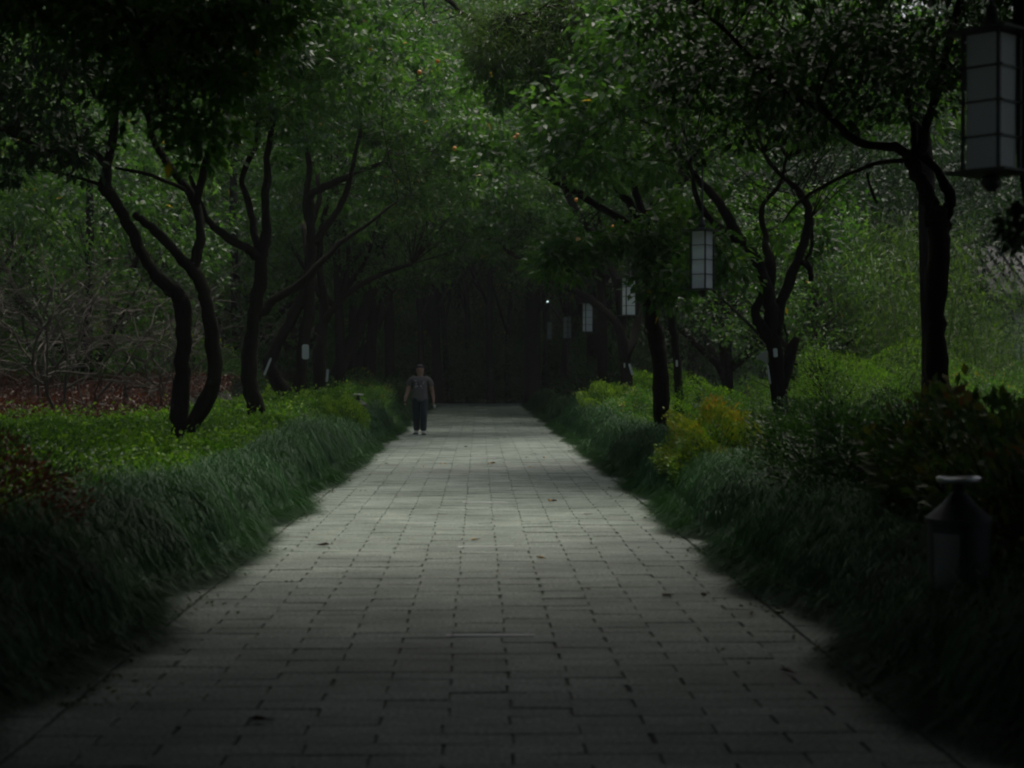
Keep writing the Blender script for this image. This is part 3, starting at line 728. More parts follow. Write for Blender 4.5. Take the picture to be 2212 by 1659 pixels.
# avenue continues (beyond the traced ones)
A1 = generic('avenue_tree', (-4.2, 50, 0), 9.5, 3.0, 'left avenue tree standing in the tall hedge behind the slim trunk', 'avenue trees', 201, 'leaf', 0.19, 190, 50, 0.17, 0.42, clsp=0.5)
A2 = generic('avenue_tree', (3.9, 51.5, 0), 10.5, 3.2, 'right avenue tree behind the arching limb, first of the shaded ones', 'avenue trees', 202, 'leaf', 0.19, 200, 50, 0.18, 0.42, clsp=0.5)
copy_tree(A2, (-4.4, 57, 0), 1.2, 1.05, 'left avenue tree above the dark hedge, next to last')
copy_tree(A1, (4.3, 59.5, 0), 2.2, 1.08, 'right avenue tree behind the round grey green shrub')
copy_tree(A2, (-3.9, 72, 0), 0.3, (1.3, 1.1, 1.15), 'last left avenue tree, boughs low over the path end')
copy_tree(A1, (3.9, 74.5, 0), 2.6, (1.3, 1.1, 1.15), 'last right avenue tree, boughs low over the path end')
copy_tree(A1, (-4.3, 65, 0), 0.7, 1.2, 'left avenue tree just before the path end')
copy_tree(A2, (4.6, 67.5, 0), 2.9, 1.15, 'right avenue tree just before the path end')

F1 = generic('avenue_tree', (-5.0, 53, 0), 15.5, 4.8, 'tall left avenue tree whose boughs close the arch over the path', 'avenue trees', 203, 'leaf', 0.2, 330, 52, 0.22, 0.30, clsp=0.65, lean=2.6)
copy_tree(F1, (5.4, 62, 0), math.pi, 1.05, 'tall right avenue tree whose boughs close the arch over the path')
copy_tree(F1, (-5.6, 69, 0), 0.2, 1.15, 'tallest left avenue tree arching over the path end')
# trees behind the left bed
B1 = generic('background_tree', (-10.5, 44, 0), 11, 4.0, 'leafy green tree behind the bare shrubs, right of centre of them', 'trees behind the left bed', 211, 'leaf', 0.2, 240, 50, 0.2, 0.12, clsp=0.7)
B2 = generic('background_tree', (-15.5, 47, 0), 12, 4.6, 'pale green tree at the left edge behind the bare shrubs', 'trees behind the left bed', 212, 'leaf_light', 0.22, 260, 48, 0.22, 0.12, clsp=0.75)
for (x, y, rz, s, l, src) in [(-19, 56, 1.0, 1.2, 'pale tree far back at the left edge', B2), (-13, 58, 2.0, 1.3, 'tall green tree behind the pale one on the left', B1), (-8.2, 56, 3.0, 1.25, 'dense tree behind the second left trunk', B1),
                             (-7.4, 66, 0.4, 1.45, 'tall dense tree behind the slim left trunks', B1), (-12.5, 70, 4.4, 1.6, 'tallest tree far behind the left bed', B1), (-21, 69, 2.4, 1.7, 'large pale tree in the far left distance', B2), (-24, 50, 5, 1.2, 'green tree beyond the left frame edge', B1)]:
    copy_tree(src, (x, y, 0), rz, s, l)
# right side behind the bamboo
C1 = generic('background_tree', (12.5, 46, 0), 11.5, 4.2, 'dark leafy tree behind the bamboo at the right', 'trees behind the right bed', 221, 'leaf_dark', 0.2, 240, 50, 0.2, 0.12, clsp=0.7)
for (x, y, rz, s, l) in [(19, 55, 1, 1.2, 'dark tree rising behind the tiled roof'), (8.0, 53, 2, 1.1, 'dark tree between the bamboo and the right avenue'), (7.6, 64, 3, 1.4, 'tall dark tree in the shade right of the path end'),
                         (14, 62, 4, 1.45, 'tall dark tree far behind the bamboo'), (24, 66, 5, 1.7, 'tall dark tree at the far right edge'), (8.6, 42, 5.5, 0.8, 'small dark tree behind the forked tree')]:
    copy_tree(C1, (x, y, 0), rz, s, l)
# lit foliage behind R2 fork
D1 = generic('background_tree', (6.9, 36.5, 0), 5.6, 2.3, 'broad leaved small tree with pale leaves behind the forked tree', 'trees behind the right bed', 222, 'leaf', 0.12, 100, 48, 0.1, 0.3, clsp=0.5)
# wood beyond the path end
E1 = generic('forest_tree', (-3.0, 90, 0), 25, 5.6, 'tall dark tree in the shaded wood beyond the path end', 'wood beyond the path end', 231, 'leaf_dark', 0.36, 330, 48, 0.28, 0.25, clsp=1.1)
E2 = generic('forest_tree', (3.2, 94, 0), 27, 5.8, 'tall dark tree in the shaded wood beyond the path end', 'wood beyond the path end', 232, 'leaf', 0.36, 340, 48, 0.3, 0.3, clsp=1.1)
k = 0
for y0, xs_ in ((84, (-10, -6.5, 7, 10.5)), (97, (-16, -9.5, 9, 15)), (101, (-1, 5.5)), (80.5, (-1.6, 2.4)), (108, (-24, -13, -6, 1, 12, 21, 29)), (118, (-31, -19, -9, -3, 4, 8, 17, 34))):
    for x in xs_:
        copy_tree((E1, E2)[k % 2], (x + 0.6 * math.sin(k * 2.3), y0 + 1.5 * math.cos(k * 3.1), 0), k * 1.7, 0.9 + 0.25 * ((k * 7) % 5) / 5)
        k += 1
# far-off wood that reads as one mass: behind the path end and down both sides
rw = np.random.default_rng(88); Pw = []
def wallpts(n, fx, fy, h):
    t = rw.uniform(0, 1, n); z = rw.uniform(0, 1, n) ** 1.35
    hh = h * (0.86 + 0.14 * np.sin(t * 40) * np.sin(t * 17 + 1)); lump = 1.2 * np.sin(t * 90) * np.sin(z * 14 + t * 30)
    return fx(t, lump + rw.normal(0, 1.1, n)), fy(t, lump + rw.normal(0, 1.1, n)), z * hh
for n_, fx, fy, h in ((140000, lambda t, l: -62 + 124 * t, lambda t, l: 126 + l, 36), (34000, lambda t, l: -31 + l, lambda t, l: 16 + 112 * t, 15), (34000, lambda t, l: 33 + l, lambda t, l: 16 + 112 * t, 15), (16000, lambda t, l: -24 + 48 * t, lambda t, l: -22 + l, 14)):
    Pw.append(np.stack(wallpts(n_, fx, fy, h), 1))
Pw = np.concatenate(Pw); Dw = rw.normal(0, 1, Pw.shape)
tag(leaves('far_wood', Pw, Dw, 0.95, 0.55, M['leaf_dark'], rw), 'dense dark wood closing the view on all sides', 'wood', kind='stuff')
# slim bare trunks of the dark wood seen under the canopy
g0 = None
rng = np.random.default_rng(77)
for i, px in enumerate((905, 960, 1012, 1060, 1098, 1132, 1158, 1176, 1240, 1296)):
    Y = 79.5 + (i * 37 % 11)
    p = at(px, 800, Y)
    if g0 is None:
        g0 = make_tree('slim_tree', (p[0], Y, 0), [[(p[0], Y, -.1, .2), (p[0] + .1, Y, 3, .15), (p[0] - .1, Y + .2, 7, .12), (p[0] + .3, Y, 12, .08)], [(p[0] + .05, Y, 4.0, .08), (p[0] + .9, Y + .3, 6, .06), (p[0] + 1.5, Y, 8.5, .03)]],
                       [((p[0], Y, 11.5), (2.0, 2.0, 2.2), 50)], 'slim dark trunk in the wood behind the path end', 'slim trunks of the wood', leafm='leaf_dark', per=50, leaf_len=0.2, spread=0.7, seed=301)
    else: copy_tree(g0, (p[0], Y, 0), i * 0.9, 0.85 + 0.1 * (i % 4))

# dense canopy near the camera, added to shade the foreground; trunks outside the frame
N1 = generic('overhanging_tree', (-9.5, 12.5, 0), 9.5, 4.6, 'near tree outside the left edge whose dark boughs hang into the top left corner, crown made dense for shade', 'near trees over the path', 241, 'leaf_dark', 0.2, 520, 80, 0.22, 0.55, clsp=0.6)
for (x, y, rz, s, l) in [(6.8, 6.0, 2.0, 1.0, 'unseen near tree outside the right edge, its crown added to shade the path'), (-6.0, 2.5, 1.0, 1.0, 'unseen tree beside the camera on the left, added for shade'), (5.2, -1.0, 3.0, 1.05, 'unseen tree behind the camera on the right, added for shade'),
                         (-5.5, -6.0, 4.0, 1.05, 'unseen tree behind the camera on the left, added for shade'), (0.5, 1.5, 5.0, 0.0, ''), (8.2, 13.5, 0.6, 0.95, 'unseen tree right of the nearest trunk, added for shade outside the frame'), (-11.5, 17.0, 2.6, 1.1, 'unseen tree at the far left outside the frame, added for shade'),
                         (-12, 5, 2.2, 1.15, 'unseen tree far left beside the camera, added for shade'), (12.5, 3, 1.6, 1.15, 'unseen tree far right beside the camera, added for shade'), (0.3, -8, 1.1, 1.0, 'unseen tree added behind the camera to close off the light'), (9.5, -8, 0.2, 1.1, 'unseen tree behind the camera far right, added for shade'), (-10, -9, 0.9, 1.1, 'unseen tree behind the camera far left, added for shade')]:
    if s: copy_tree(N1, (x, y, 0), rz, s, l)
N2 = generic('overhanging_tree', (-5.9, 7.0, 0), 9.8, 4.4, 'unseen tree left of the camera, leaning crown added to shade the path', 'near trees over the path', 245, 'leaf_dark', 0.2, 420, 85, 0.2, 0.55, clsp=0.55, lean=3.6)  # unseen crowns added over the near path to keep sky light off it
copy_tree(N2, (6.1, 11.8, 0), math.pi, 1.03, 'unseen tree right of the camera, leaning crown added to shade the path')
copy_tree(N2, (-6.3, 13.2, 0), .15, (1.05, 1.0, 1.12), 'unseen tree on the left, crown added for shade just above the view')
copy_tree(N2, (6.4, 6.5, 0), math.pi + .3, 1.1, 'unseen tree between the lantern and the camera, crown added to shade the path')
copy_tree(N2, (6.0, 1.0, 0), math.pi - .2, 1.0, 'unseen tree beside the camera on the right, leaning crown added to shade the path')
copy_tree(N2, (-5.6, -4.0, 0), 0.2, 1.05, 'unseen tree behind the camera on the left, leaning crown added to shade the path')
copy_tree(N1, (-12.5, 19.5, 0), 2.1, .92, 'tree added to shade the left bed, trunk outside the left edge')  # this copy and the next are added to dim the left bed
copy_tree(N1, (-9.3, 16.2, 0), 4.1, .95, 'tree added to shade the left ground cover, trunk outside the left edge')
T1 = generic('overhanging_tree', (-10.8, 24.5, 0), 14, 5.0, 'tall unseen tree left of the frame, added to shade the left bed', 'near trees over the path', 246, 'leaf_dark', 0.22, 330, 70, 0.24, 0.58, clsp=0.7, lean=1.5)  # unseen tall trees added beside the frame, their crowns shade the beds
copy_tree(T1, (-12.5, 31.5, 0), 1.0, (1, 1, 1.1), 'tall unseen tree left of the frame beside the bare shrubs, added for shade')
copy_tree(T1, (11.8, 20.5, 0), math.pi, 1.0, 'tall unseen tree right of the frame, added to shade the right bushes')
# bough of the near tree hanging into the top-left corner
rngb = np.random.default_rng(5)
lb = [px_limb([(-150, -60, 16), (60, -40, 12), (220, 10, 9), (330, 60, 7), (420, 120, 5), (480, 200, 3)], 12.5, 1.0), px_limb([(220, 10, 8), (300, 80, 6), (330, 160, 5), (350, 240, 3)], 12.7, 0.5), px_limb([(60, -40, 8), (420, -60, 8), (560, -10, 6), (600, 60, 3)], 12.5, 1.0)]
lb = [[(-6.6, 10.5, -0.1, 0.2), (-6.5, 10.7, 2.2, 0.17), (-6.0, 11.6, 4.2, 0.13), lb[0][0]]] + lb
cc = []
for (px, py, rx, ry, n) in ((330, 40, 210, 90, 60), (500, 90, 100, 120, 26), (370, 190, 170, 90, 26), (80, 10, 150, 55, 30), (590, 30, 30, 60, 10), (430, 300, 50, 60, 9)):
    c = at(px, py, 13.0); cc.append((tuple(c), (rx * 13 / F2, 0.9, ry * 13 / F2), n))
make_tree('overhanging_tree', (-6.6, 10.5, 0), lb, cc, 'near tree leaning in from the left, its black boughs filling the top left corner', 'near trees over the path', leafm='leaf', per=30, leaf_len=0.11, spread=0.26, seed=242, wig=0.01)

# fine needle foliage of the limb across the top centre
cc = []
for (px, py, rx, ry, n, Y) in ((1120, 110, 120, 45, 60, 27.5), (1230, 150, 90, 60, 50, 27.2), (1060, 60, 70, 30, 24, 28.0), (1330, 120, 60, 70, 26, 27.5), (1180, 30, 140, 25, 40, 27.6)):
    c = at(px, py, Y); cc.append((tuple(c), (rx * Y / F2, 0.8, ry * Y / F2), n))
r_ = px_limb([(1560, -330, 9), (1450, -160, 7), (1300, -60, 6), (1180, 10, 4), (1100, 40, 3)], 28, -0.5)
Rb = (6.8, 24.5, 0)
make_tree('weeping_tree', Rb, [[(6.8, 24.5, -.1, .16), (6.8, 24.7, 3, .13), (6.6, 25.5, 6.5, .11), r_[0]], r_], cc, 'fine leaved tree whose feathery twigs droop across the top of the view', 'avenue trees', leafm='needle', per=60, leaf_len=0.14, spread=0.33, seed=243, aspect=0.14, flat=1.2)

# ================================================================== FRUIT (children of the tree they hang in)
fr = [(802, 105), (876, 96), (945, 132), (1112, 297), (1118, 292), (1325, 490), (1497, 552), (982, 321), (906, 156), (1245, 432)]
gf = Geo(); gf.lathe([(0.0, -1), (0.5, -0.87), (0.87, -0.5), (1, 0), (0.87, 0.5), (0.5, 0.85), (0.12, 0.92), (0, 0.9)], sides=12)
Vf = np.concatenate(gf.V); froot = [o for o in COL.objects if o.get('label', '').startswith('tree on the right sending')][0]
lroot = [o for o in COL.objects if o.get('label', '').startswith('pair of dark crossing')][0]
for (px, py) in fr:
    Y = 36.0 if px < 1000 else 41.0
    c = at(px, py, Y); par = lroot if px < 1000 else froot
    raw_mesh('orange_fruit', Vf * 0.052 + c, gf.F, M['fruit'], par, smooth=True)

# ================================================================== BARE TWIGGY SHRUBS
def bare(name, base, h, label, seed, group):
    rng = np.random.default_rng(seed)
    root = empty(name, base, label, 'shrub', group); g = Geo()
    def grow(p, d, L_, r, dep):
        n = 4; pts = [p]; dd = d.copy()
        for i in range(n):
            dd = dd + rng.normal(0, 0.16, 3); dd[2] += 0.02; dd /= np.linalg.norm(dd); pts.append(pts[-1] + dd * L_ / n)
        g.tube(pts, np.linspace(r, r * 0.66, n + 1), 5 if dep < 2 else 3, cap=False)
        if dep >= 4: return
        for k in range(3 if dep in (0, 1, 2) else 2):
            i = n if k == 0 else rng.integers(2, n + 1)
            nd = dd + rng.normal(0, 0.75, 3) * np.array([1, 1, 0.5]); nd[2] *= 0.8; nd /= np.linalg.norm(nd)
            grow(np.array(pts[i]), nd, L_ * rng.uniform(0.62, 0.85), max(0.0075, r * (0.68 if k == 0 else 0.55)), dep + 1)
    b = np.array(base, float)
    for k in range(3):
        a = k * 2.1 + rng.uniform(0, 1)
        grow(b + [0.04 * math.cos(a), 0.04 * math.sin(a), -0.05], np.array([0.45 * math.cos(a), 0.45 * math.sin(a), 1.0]) / 1.1, h * 0.3, 0.045, 0)
    g.obj('stem', M['twig'], root)
    return root
bs = bare('bare_shrub', (-8.3, 33.5, 0), 5.8, 'leafless grey shrub left of the double stemmed tree, nearest of the bare ones', 401, 'bare shrubs in the red bed')
bs2 = bare('bare_shrub', (-9.6, 36, 0), 6.2, 'leafless shrub with dark stems in the middle of the red bed', 402, 'bare shrubs in the red bed')
for (src, x, y, rz, s, l) in [(bs, -11.3, 35, 1.0, 1.1, 'leafless shrub at the left edge of the red bed'), (bs2, -7.4, 38.5, 2, 1.05, 'leafless shrub just behind the double stemmed tree'), (bs, -12.5, 40, 3, 1.3, 'leafless shrub deeper in the red bed at the left edge'),
                              (bs2, -10.4, 41.5, 4, 1.35, 'leafless tangled shrub in front of the leafy green tree'), (bs, -6.9, 34.8, 5, 0.8, 'small leafless shrub seen between the two leaning stems'), (bs2, -14.2, 44, 5.5, 1.5, 'tall leafless shrub in front of the pale green tree')]:
    copy_tree(src, (x, y, 0), rz, s, l)
# leafy understorey patches behind the bare shrubs
shrub('understorey_shrub', (-9.0, 47.5, 0), (2.6, 1.6, 2.7), 14000, 0.11, 'leaf', 'green bush rising behind the bare shrubs', 61)
shrub('understorey_shrub', (-13.8, 50.0, 0), (3.2, 1.8, 3.2), 15000, 0.12, 'leaf_light', 'paler bush behind the bare shrubs at the left', 62)
shrub('understorey_shrub', (-6.4, 50.0, 0), (1.8, 1.6, 2.3), 10000, 0.1, 'leaf_dark', 'dark bush filling the gap under the second left tree', 63)

# ================================================================== BAMBOO
def bamboo(base, label, seed, n=9, h=5.2, r=1.3):
    rng = np.random.default_rng(seed); root = empty('bamboo_clump', base, label, 'bamboo', 'bamboo clumps')
    P = []; D = []
    for k in range(n):
        a = rng.uniform(0, 6.28); rr = r * math.sqrt(rng.uniform(0, 1)); b = np.array(base) + [rr * math.cos(a), rr * math.sin(a), -.05]
        hh = h * rng.uniform(0.65, 1.05); lean = rng.normal(0, 0.11, 2)
        t = np.linspace(0, 1, 12)[:, None]
        pts = b + np.concatenate([lean[0] * hh * t ** 2, lean[1] * hh * t ** 2, hh * t], 1)
        g = Geo(); g.tube(pts, np.linspace(0.022, 0.006, 12), 6)
        for q in range(2, 12, 1):
            tt = q / 12; pz = b + np.array([lean[0] * hh * tt * tt, lean[1] * hh * tt * tt, hh * tt])
            for z_ in range(3):
                e = pz + np.array([*rng.normal(0, 0.33, 2), rng.uniform(-.05, .3)])
                g.tube([pz, (pz + e) / 2 + [0, 0, .04], e], [.004, .003, .002], 3, cap=False)
                m_ = 20; P.append(e + rng.normal(0, 0.15, (m_, 3))); D.append(rng.normal(0, 0.7, (m_, 3)) - [0, 0, 0.65])
        g.obj('culm', M['culm'], root, smooth=True)
    leaves('foliage', np.concatenate(P), np.concatenate(D), 0.17, 0.17, M['bamboo'], rng, root, fold=0.1)
    return root
bm = bamboo((9.2, 33.0, 0), 'bamboo with two thin leaning culms right of the forked tree', 501)
bm2 = bamboo((9.9, 36.5, 0), 'light green bamboo left of the nearest right trunk', 502, 11, 4.8, 1.5)
copy_tree(bm, (8.6, 39, 0), 1.5, 1.1, 'bamboo behind the forked tree, darker and further back')
copy_tree(bm2, (11.6, 40.0, 0), 2.6, 0.7, 'bamboo just right of the nearest right trunk')
copy_tree(bm, (10.6, 41, 0), 4.2, 1.15, 'tall bamboo behind the nearest right trunk')
copy_tree(bm2, (11.2, 34.5, 0), 5.2, 0.55, 'low bamboo in front of the white house wall')
copy_tree(bm, (12.9, 39, 0), 2.9, .8, 'bamboo in front of the tiled roof')
copy_tree(bm2, (10.2, 31.0, 0), 0.5, 0.5, 'short young bamboo on the edge of the feathery mound')

# ================================================================== HOUSE AT THE RIGHT EDGE
hb = (15.9, 44.0, 0)
house = empty('garden_house', hb, 'white plastered garden house with a grey tiled roof at the right edge', 'house')
wl = at(2192, 700, 44)[0]
g = Geo(); g.box((wl + 3, 46, 1.75), (6, 4, 3.6)); g.obj('wall', M['plaster'], house)
g = Geo(); x0, x1 = wl - 1.0, wl + 7
ye, yr, ze, zr = 43.0, 46.0, 3.6, 5.1
g.add([(x0, ye, ze), (x1, ye, ze), (x1, yr, zr), (x0, yr, zr), (x0, ye, ze - .12), (x1, ye, ze - .12), (x1, yr, zr - .12), (x0, yr, zr - .12), (x0, 2*yr - ye, ze), (x1, 2*yr - ye, ze), (x0, 2*yr-ye, ze - .12), (x1, 2*yr-ye, ze - .12)],
      [(0, 1, 2, 3), (4, 7, 6, 5), (0, 4, 5, 1), (3, 2, 9, 8), (7, 10, 11, 6), (0, 3, 7, 4), (3, 8, 10, 7), (8, 9, 11, 10), (1, 5, 6, 2), (2, 6, 11, 9)])
xx = x0 + 0.1
while xx < x1:
    g.tube([(xx, ye - .03, ze + .03), (xx, yr, zr + .04)], 0.05, 6); xx += 0.34
rf = g.obj('roof', M['tile'], house)
g = Geo(); g.box(((x0 + x1) / 2, yr, zr + .1), (x1 - x0 - .1, .22, .3)); g.obj('roof_ridge', M['plaster'], rf)
for fx in (wl + 1.2, wl + 3.4):
    g = Geo(); g.box((fx, 43.985, 1.7), (1.0, .04, 1.3)); wnd = g.obj('window', M['wood'], house)
    g = Geo()
    for q in range(5): g.box((fx - .4 + .2 * q, 43.955, 1.7), (.03, .02, 1.25))
    g.obj('lattice', M['wood'], wnd)

# ================================================================== LANTERNS
def lantern(Y, px, py_plate, label, phase, tilt=0.0, hang=1.2):
    c = at(px, py_plate, Y)
    base = (c[0], Y, c[2])
    root = empty('hanging_lantern', base, label, 'lantern', 'lanterns hanging along the right side')
    x, y, z = base; cell = 0.2; RC = 0.163
    RI = 0.142; SQ = math.sqrt(0.5); pa = phase + math.pi / 4
    g = Geo(); g.box((x, y, z + 2 * cell), (RI * 2 * SQ, RI * 2 * SQ, 4 * cell - .02), pa)
    g.obj('shade', M['frosted'], root)
    g = Geo()
    cs = [(x + RC * math.cos(phase + k * math.pi / 2), y + RC * math.sin(phase + k * math.pi / 2)) for k in range(4)]
    for (cx_, cy_) in cs: g.box((cx_, cy_, z + 2 * cell), (.018, .018, 4 * cell), pa)
    for k in range(1, 4):
        for q in range(4):
            a_, b_ = cs[q], cs[(q + 1) % 4]
            g.box(((a_[0] + b_[0]) / 2, (a_[1] + b_[1]) / 2, z + k * cell), (math.dist(a_, b_) + .05, .010, .010), math.atan2(b_[1] - a_[1], b_[0] - a_[0]))
    g.obj('cage', M['iron'], root)
    g = Geo(); g.box((x, y, z - .004), (.40, .40, .014), pa); g.obj('bottom_plate', M['iron'], root)
    g = Geo(); g.lathe([(0, -.115), (.03, -.11), (.052, -.085), (.06, -.055), (.048, -.028), (.02, -.013), (0, -.012)], base, 20); g.obj('ball_finial', M['iron'], root, smooth=True)
    zt = 4 * cell
    g = Geo(); g.box((x, y, z + zt + .006), (.40, .40, .016), pa); g.lathe([(0, zt + .013), (.05, zt + .013), (.035, zt + .05), (.045, zt + .08), (.03, zt + .16), (0, zt + .165)], base, 16); g.obj('top_plate', M['iron'], root)
    g = Geo(); g.tube([(x, y, z + zt + .15), (x, y, z + zt + .15 + hang)], 0.014, 8); g.obj('hanging_rod', M['iron'], root)
    return root
lan = [(9.46, 2141, 372, 'nearest lantern, largest, at the right edge of the view', -1.63, 1.1),
       (22.47, 1517, 624.5, 'lantern hanging left of the forked tree, second nearest', -1.467, 1.0),
       (34.9, 1358, 681, 'lantern half hidden by leaves above the grass border, third nearest', -1.99, .7),
       (46.2, 1269, 716.5, 'bright lantern at the middle of the dark far wood, fourth nearest', -1.95, .6),
       (60.5, 1225, 731, 'small dim lantern fifth from the camera', -1.475, .6),
       (74.0, 1187, 733.5, 'smallest and farthest lantern', -.79, .6)]
for (Y, px, py, lb_, ph, hg) in lan: lantern(Y, px, py, lb_, ph, hang=hg)
# slanted arm with a small bright lamp near the far lanterns
a0 = at(1183, 652, 66); a1 = at(1216, 700, 66); a2 = at(1222, 745, 66); 
arm = empty('slanted_lamp', (a2[0], 66, 0), 'thin slanted pole with a tiny bright white lamp at its tip', 'lamp')
g = Geo(); g.tube(spline([(a2[0] + .25, 66, -.05), a2, a1, a0], 3), np.linspace(.07, .045, 10), 8); g.obj('pole', M['bark_grey'], arm, smooth=True)
g = Geo(); g.lathe([(0, -.05), (.035, -.035), (.05, 0), (.035, .035), (0, .05)], a0, 12); g.obj('lamp_globe', M['glow'], arm, smooth=True)

# near right: leaning dark trunk carrying the nearest lantern
t = px_limb([(2290, 900, 30), (2262, 600, 27), (2232, 420, 24), (2212, 250, 24), (2206, 120, 22), (2214, 0, 20), (2240, -120, 18)], 9.9)
x0, y0 = t[0][0], t[0][1]
l1 = px_limb([(2210, 60, 10), (2180, -30, 8), (2141, -70, 7), (2080, -90, 5)], 9.9, -0.45)
make_tree('lantern_tree', (x0, y0, 0), [[(x0 + .1, y0, -.1, .12), (x0 + .05, y0, .6, .09)] + t, l1, px_limb([(2210, 460, 10), (2190, 440, 9), (2200, 500, 5)], 9.9)],
          [((x0 - .1, 10.2, 5.2), (1.4, 1.6, .8), 70), (tuple(at(2225, 500, 10.2)), (.10, .3, .16), 5)], 'dark near trunk at the right edge carrying the nearest lantern', 'avenue trees', leafm='leaf_dark', per=45, leaf_len=.09, spread=.2, seed=244)

# ================================================================== BINS
def bin_(base, label):
    root = empty('litter_bin', base, label, 'litter bin', 'litter bins in the grass borders'); x, y, z = base
    g = Geo(); g.lathe([(0, -.03), (.155, -.03), (.16, .0), (.182, .75), (.192, .755), (.192, .78), (.18, .785), (0, .785)], base, 36); g.obj('body', M['bin_body'], root, smooth=False)
    g = Geo(); g.lathe([(.188, .783), (.10, .86), (.045, .925), (0, .93)], base, 36); g.obj('lid', M['bin_body'], root, smooth=False)
    g = Geo(); g.lathe([(0, .92), (.032, .92), (.032, .985), (.05, .99), (0, .992)], base, 16); g.obj('neck', M['iron'], root, smooth=True)
    g = Geo(); g.lathe([(0, .985), (.115, .985), (.128, 1.0), (.128, 1.016), (.118, 1.02), (.105, 1.008), (0, 1.006)], base, 36); g.obj('ash_tray', M['steel'], root, smooth=False)
    # paper notice wrapped on the body, facing the path
    ang = np.linspace(math.pi * 1.13, math.pi * 1.42, 9); rr = lambda zz: .16 + .0294 * zz + .003
    V = [(x + rr(zz) * math.cos(a), y + rr(zz) * math.sin(a), z + zz) for zz in (.28, .70) for a in ang]
    F = [(i, i + 1, i + 10, i + 9) for i in range(8)]
    pn = raw_mesh('notice', V, F, M['notice'], root)
    def stroke(a0, z0, a1, z1, w=.011):
        n = 4; V = []; 
        d = np.array([(a1 - a0) * .2, z1 - z0]); d /= np.linalg.norm(d); nx, nz = -d[1] * w / .2, d[0] * w
        for i in range(n + 1):
            t_ = i / n; a = a0 + (a1 - a0) * t_; zz = z0 + (z1 - z0) * t_
            for s in (-.5, .5):
                aa = a + nx * s; z_ = zz + nz * s; R_ = rr(z_) + .002; V.append((x + R_ * math.cos(aa), y + R_ * math.sin(aa), z + z_))
        return V, [(2*i, 2*i + 1, 2*i + 3, 2*i + 2) for i in range(n)]
    g = Geo(); c_ = math.pi * 1.275
    for s in [(q[0], q[1] + .2, q[2], q[3] + .2) for q in [(c_ - .12, .27, c_, .38), (c_, .38, c_ + .12, .27), (c_ - .06, .31, c_ + .06, .31), (c_, .255, c_, .17), (c_, .215, c_ + .09, .215), (c_ - .12, .165, c_ + .12, .165)]]: g.add(*stroke(*s))
    g.obj('lettering', M['ink'], pn)
    return root
bin_((2.80, 9.5, 0.0), 'black litter bin with a steel ash tray in the right grass border')
bin_((-2.72, 37.0, 0.06), 'silver topped litter bin mostly hidden by the left shrubs')

# ================================================================== TAGS ON TREES
def tagp(px, py, w_, h_, Y, label, rot=0.0, mat='plaque', shape=None, thick=0.008):
    c = at(px, py, Y); sx = w_ * Y / F2 / 2; sz = h_ * Y / F2 / 2
    pts = shape or [(-1, -.8), (-.6, -1), (.6, -1), (1, -.8), (1, .8), (.6, 1), (-.6, 1), (-1, .8)]
    cr, sr = math.cos(rot), math.sin(rot); V = []
    for yy in (-thick / 2, thick / 2):
        for (a, b_) in pts:
            X, Z = a * sx, b_ * sz; V.append((c[0] + X * cr - Z * sr, Y + yy, c[2] + X * sr + Z * cr))
    n = len(pts); F = [tuple(range(n)), tuple(range(2 * n - 1, n - 1, -1))] + [(i, (i + 1) % n + 0, (i + 1) % n + n, i + n)[::-1] for i in range(n)]
    o = raw_mesh('tree_tag', V, F, M[mat], loc=tuple(c)); tag(o, label, 'tag', 'pale tags on the trees'); return o
tagp(660, 760, 15, 32, 37.7, 'pale green rounded tag hanging on the crossing left trunks')
tagp(578, 792, 5, 40, 37.7, 'long slanted white tag left of the rounded green one', -0.38)
tagp(707, 811, 5, 28, 42.7, 'narrow white tag on the right side of the slim left trunk', -0.08)
tagp(1646, 771, 26, 32, 26.2, 'triangular pale green flag behind the forked tree', 0, shape=[(-1, 0), (.9, -1), (1, .9), (.3, .8)])
tagp(1675, 762, 9, 19, 25.28, 'small white printed label on the forked trunk', 0.06)
tagp(1661, 809, 3.5, 42, 25.2, 'thin white ribbon down the left side of the forked trunk', 0.14)
tagp(1462, 785, 4.5, 14, 32.6, 'tiny white label on the thin brown trunk')
tagp(1363, 798, 5, 26, 43.6, 'slanted white tag on the dark tree right of the path', 0.3)
tagp(1349, 789, 3, 10, 43.5, 'little white label left of the slanted tag')
tagp(1983, 880, 2.5, 22, 16.7, 'thin white ribbon on the left edge of the nearest right trunk')

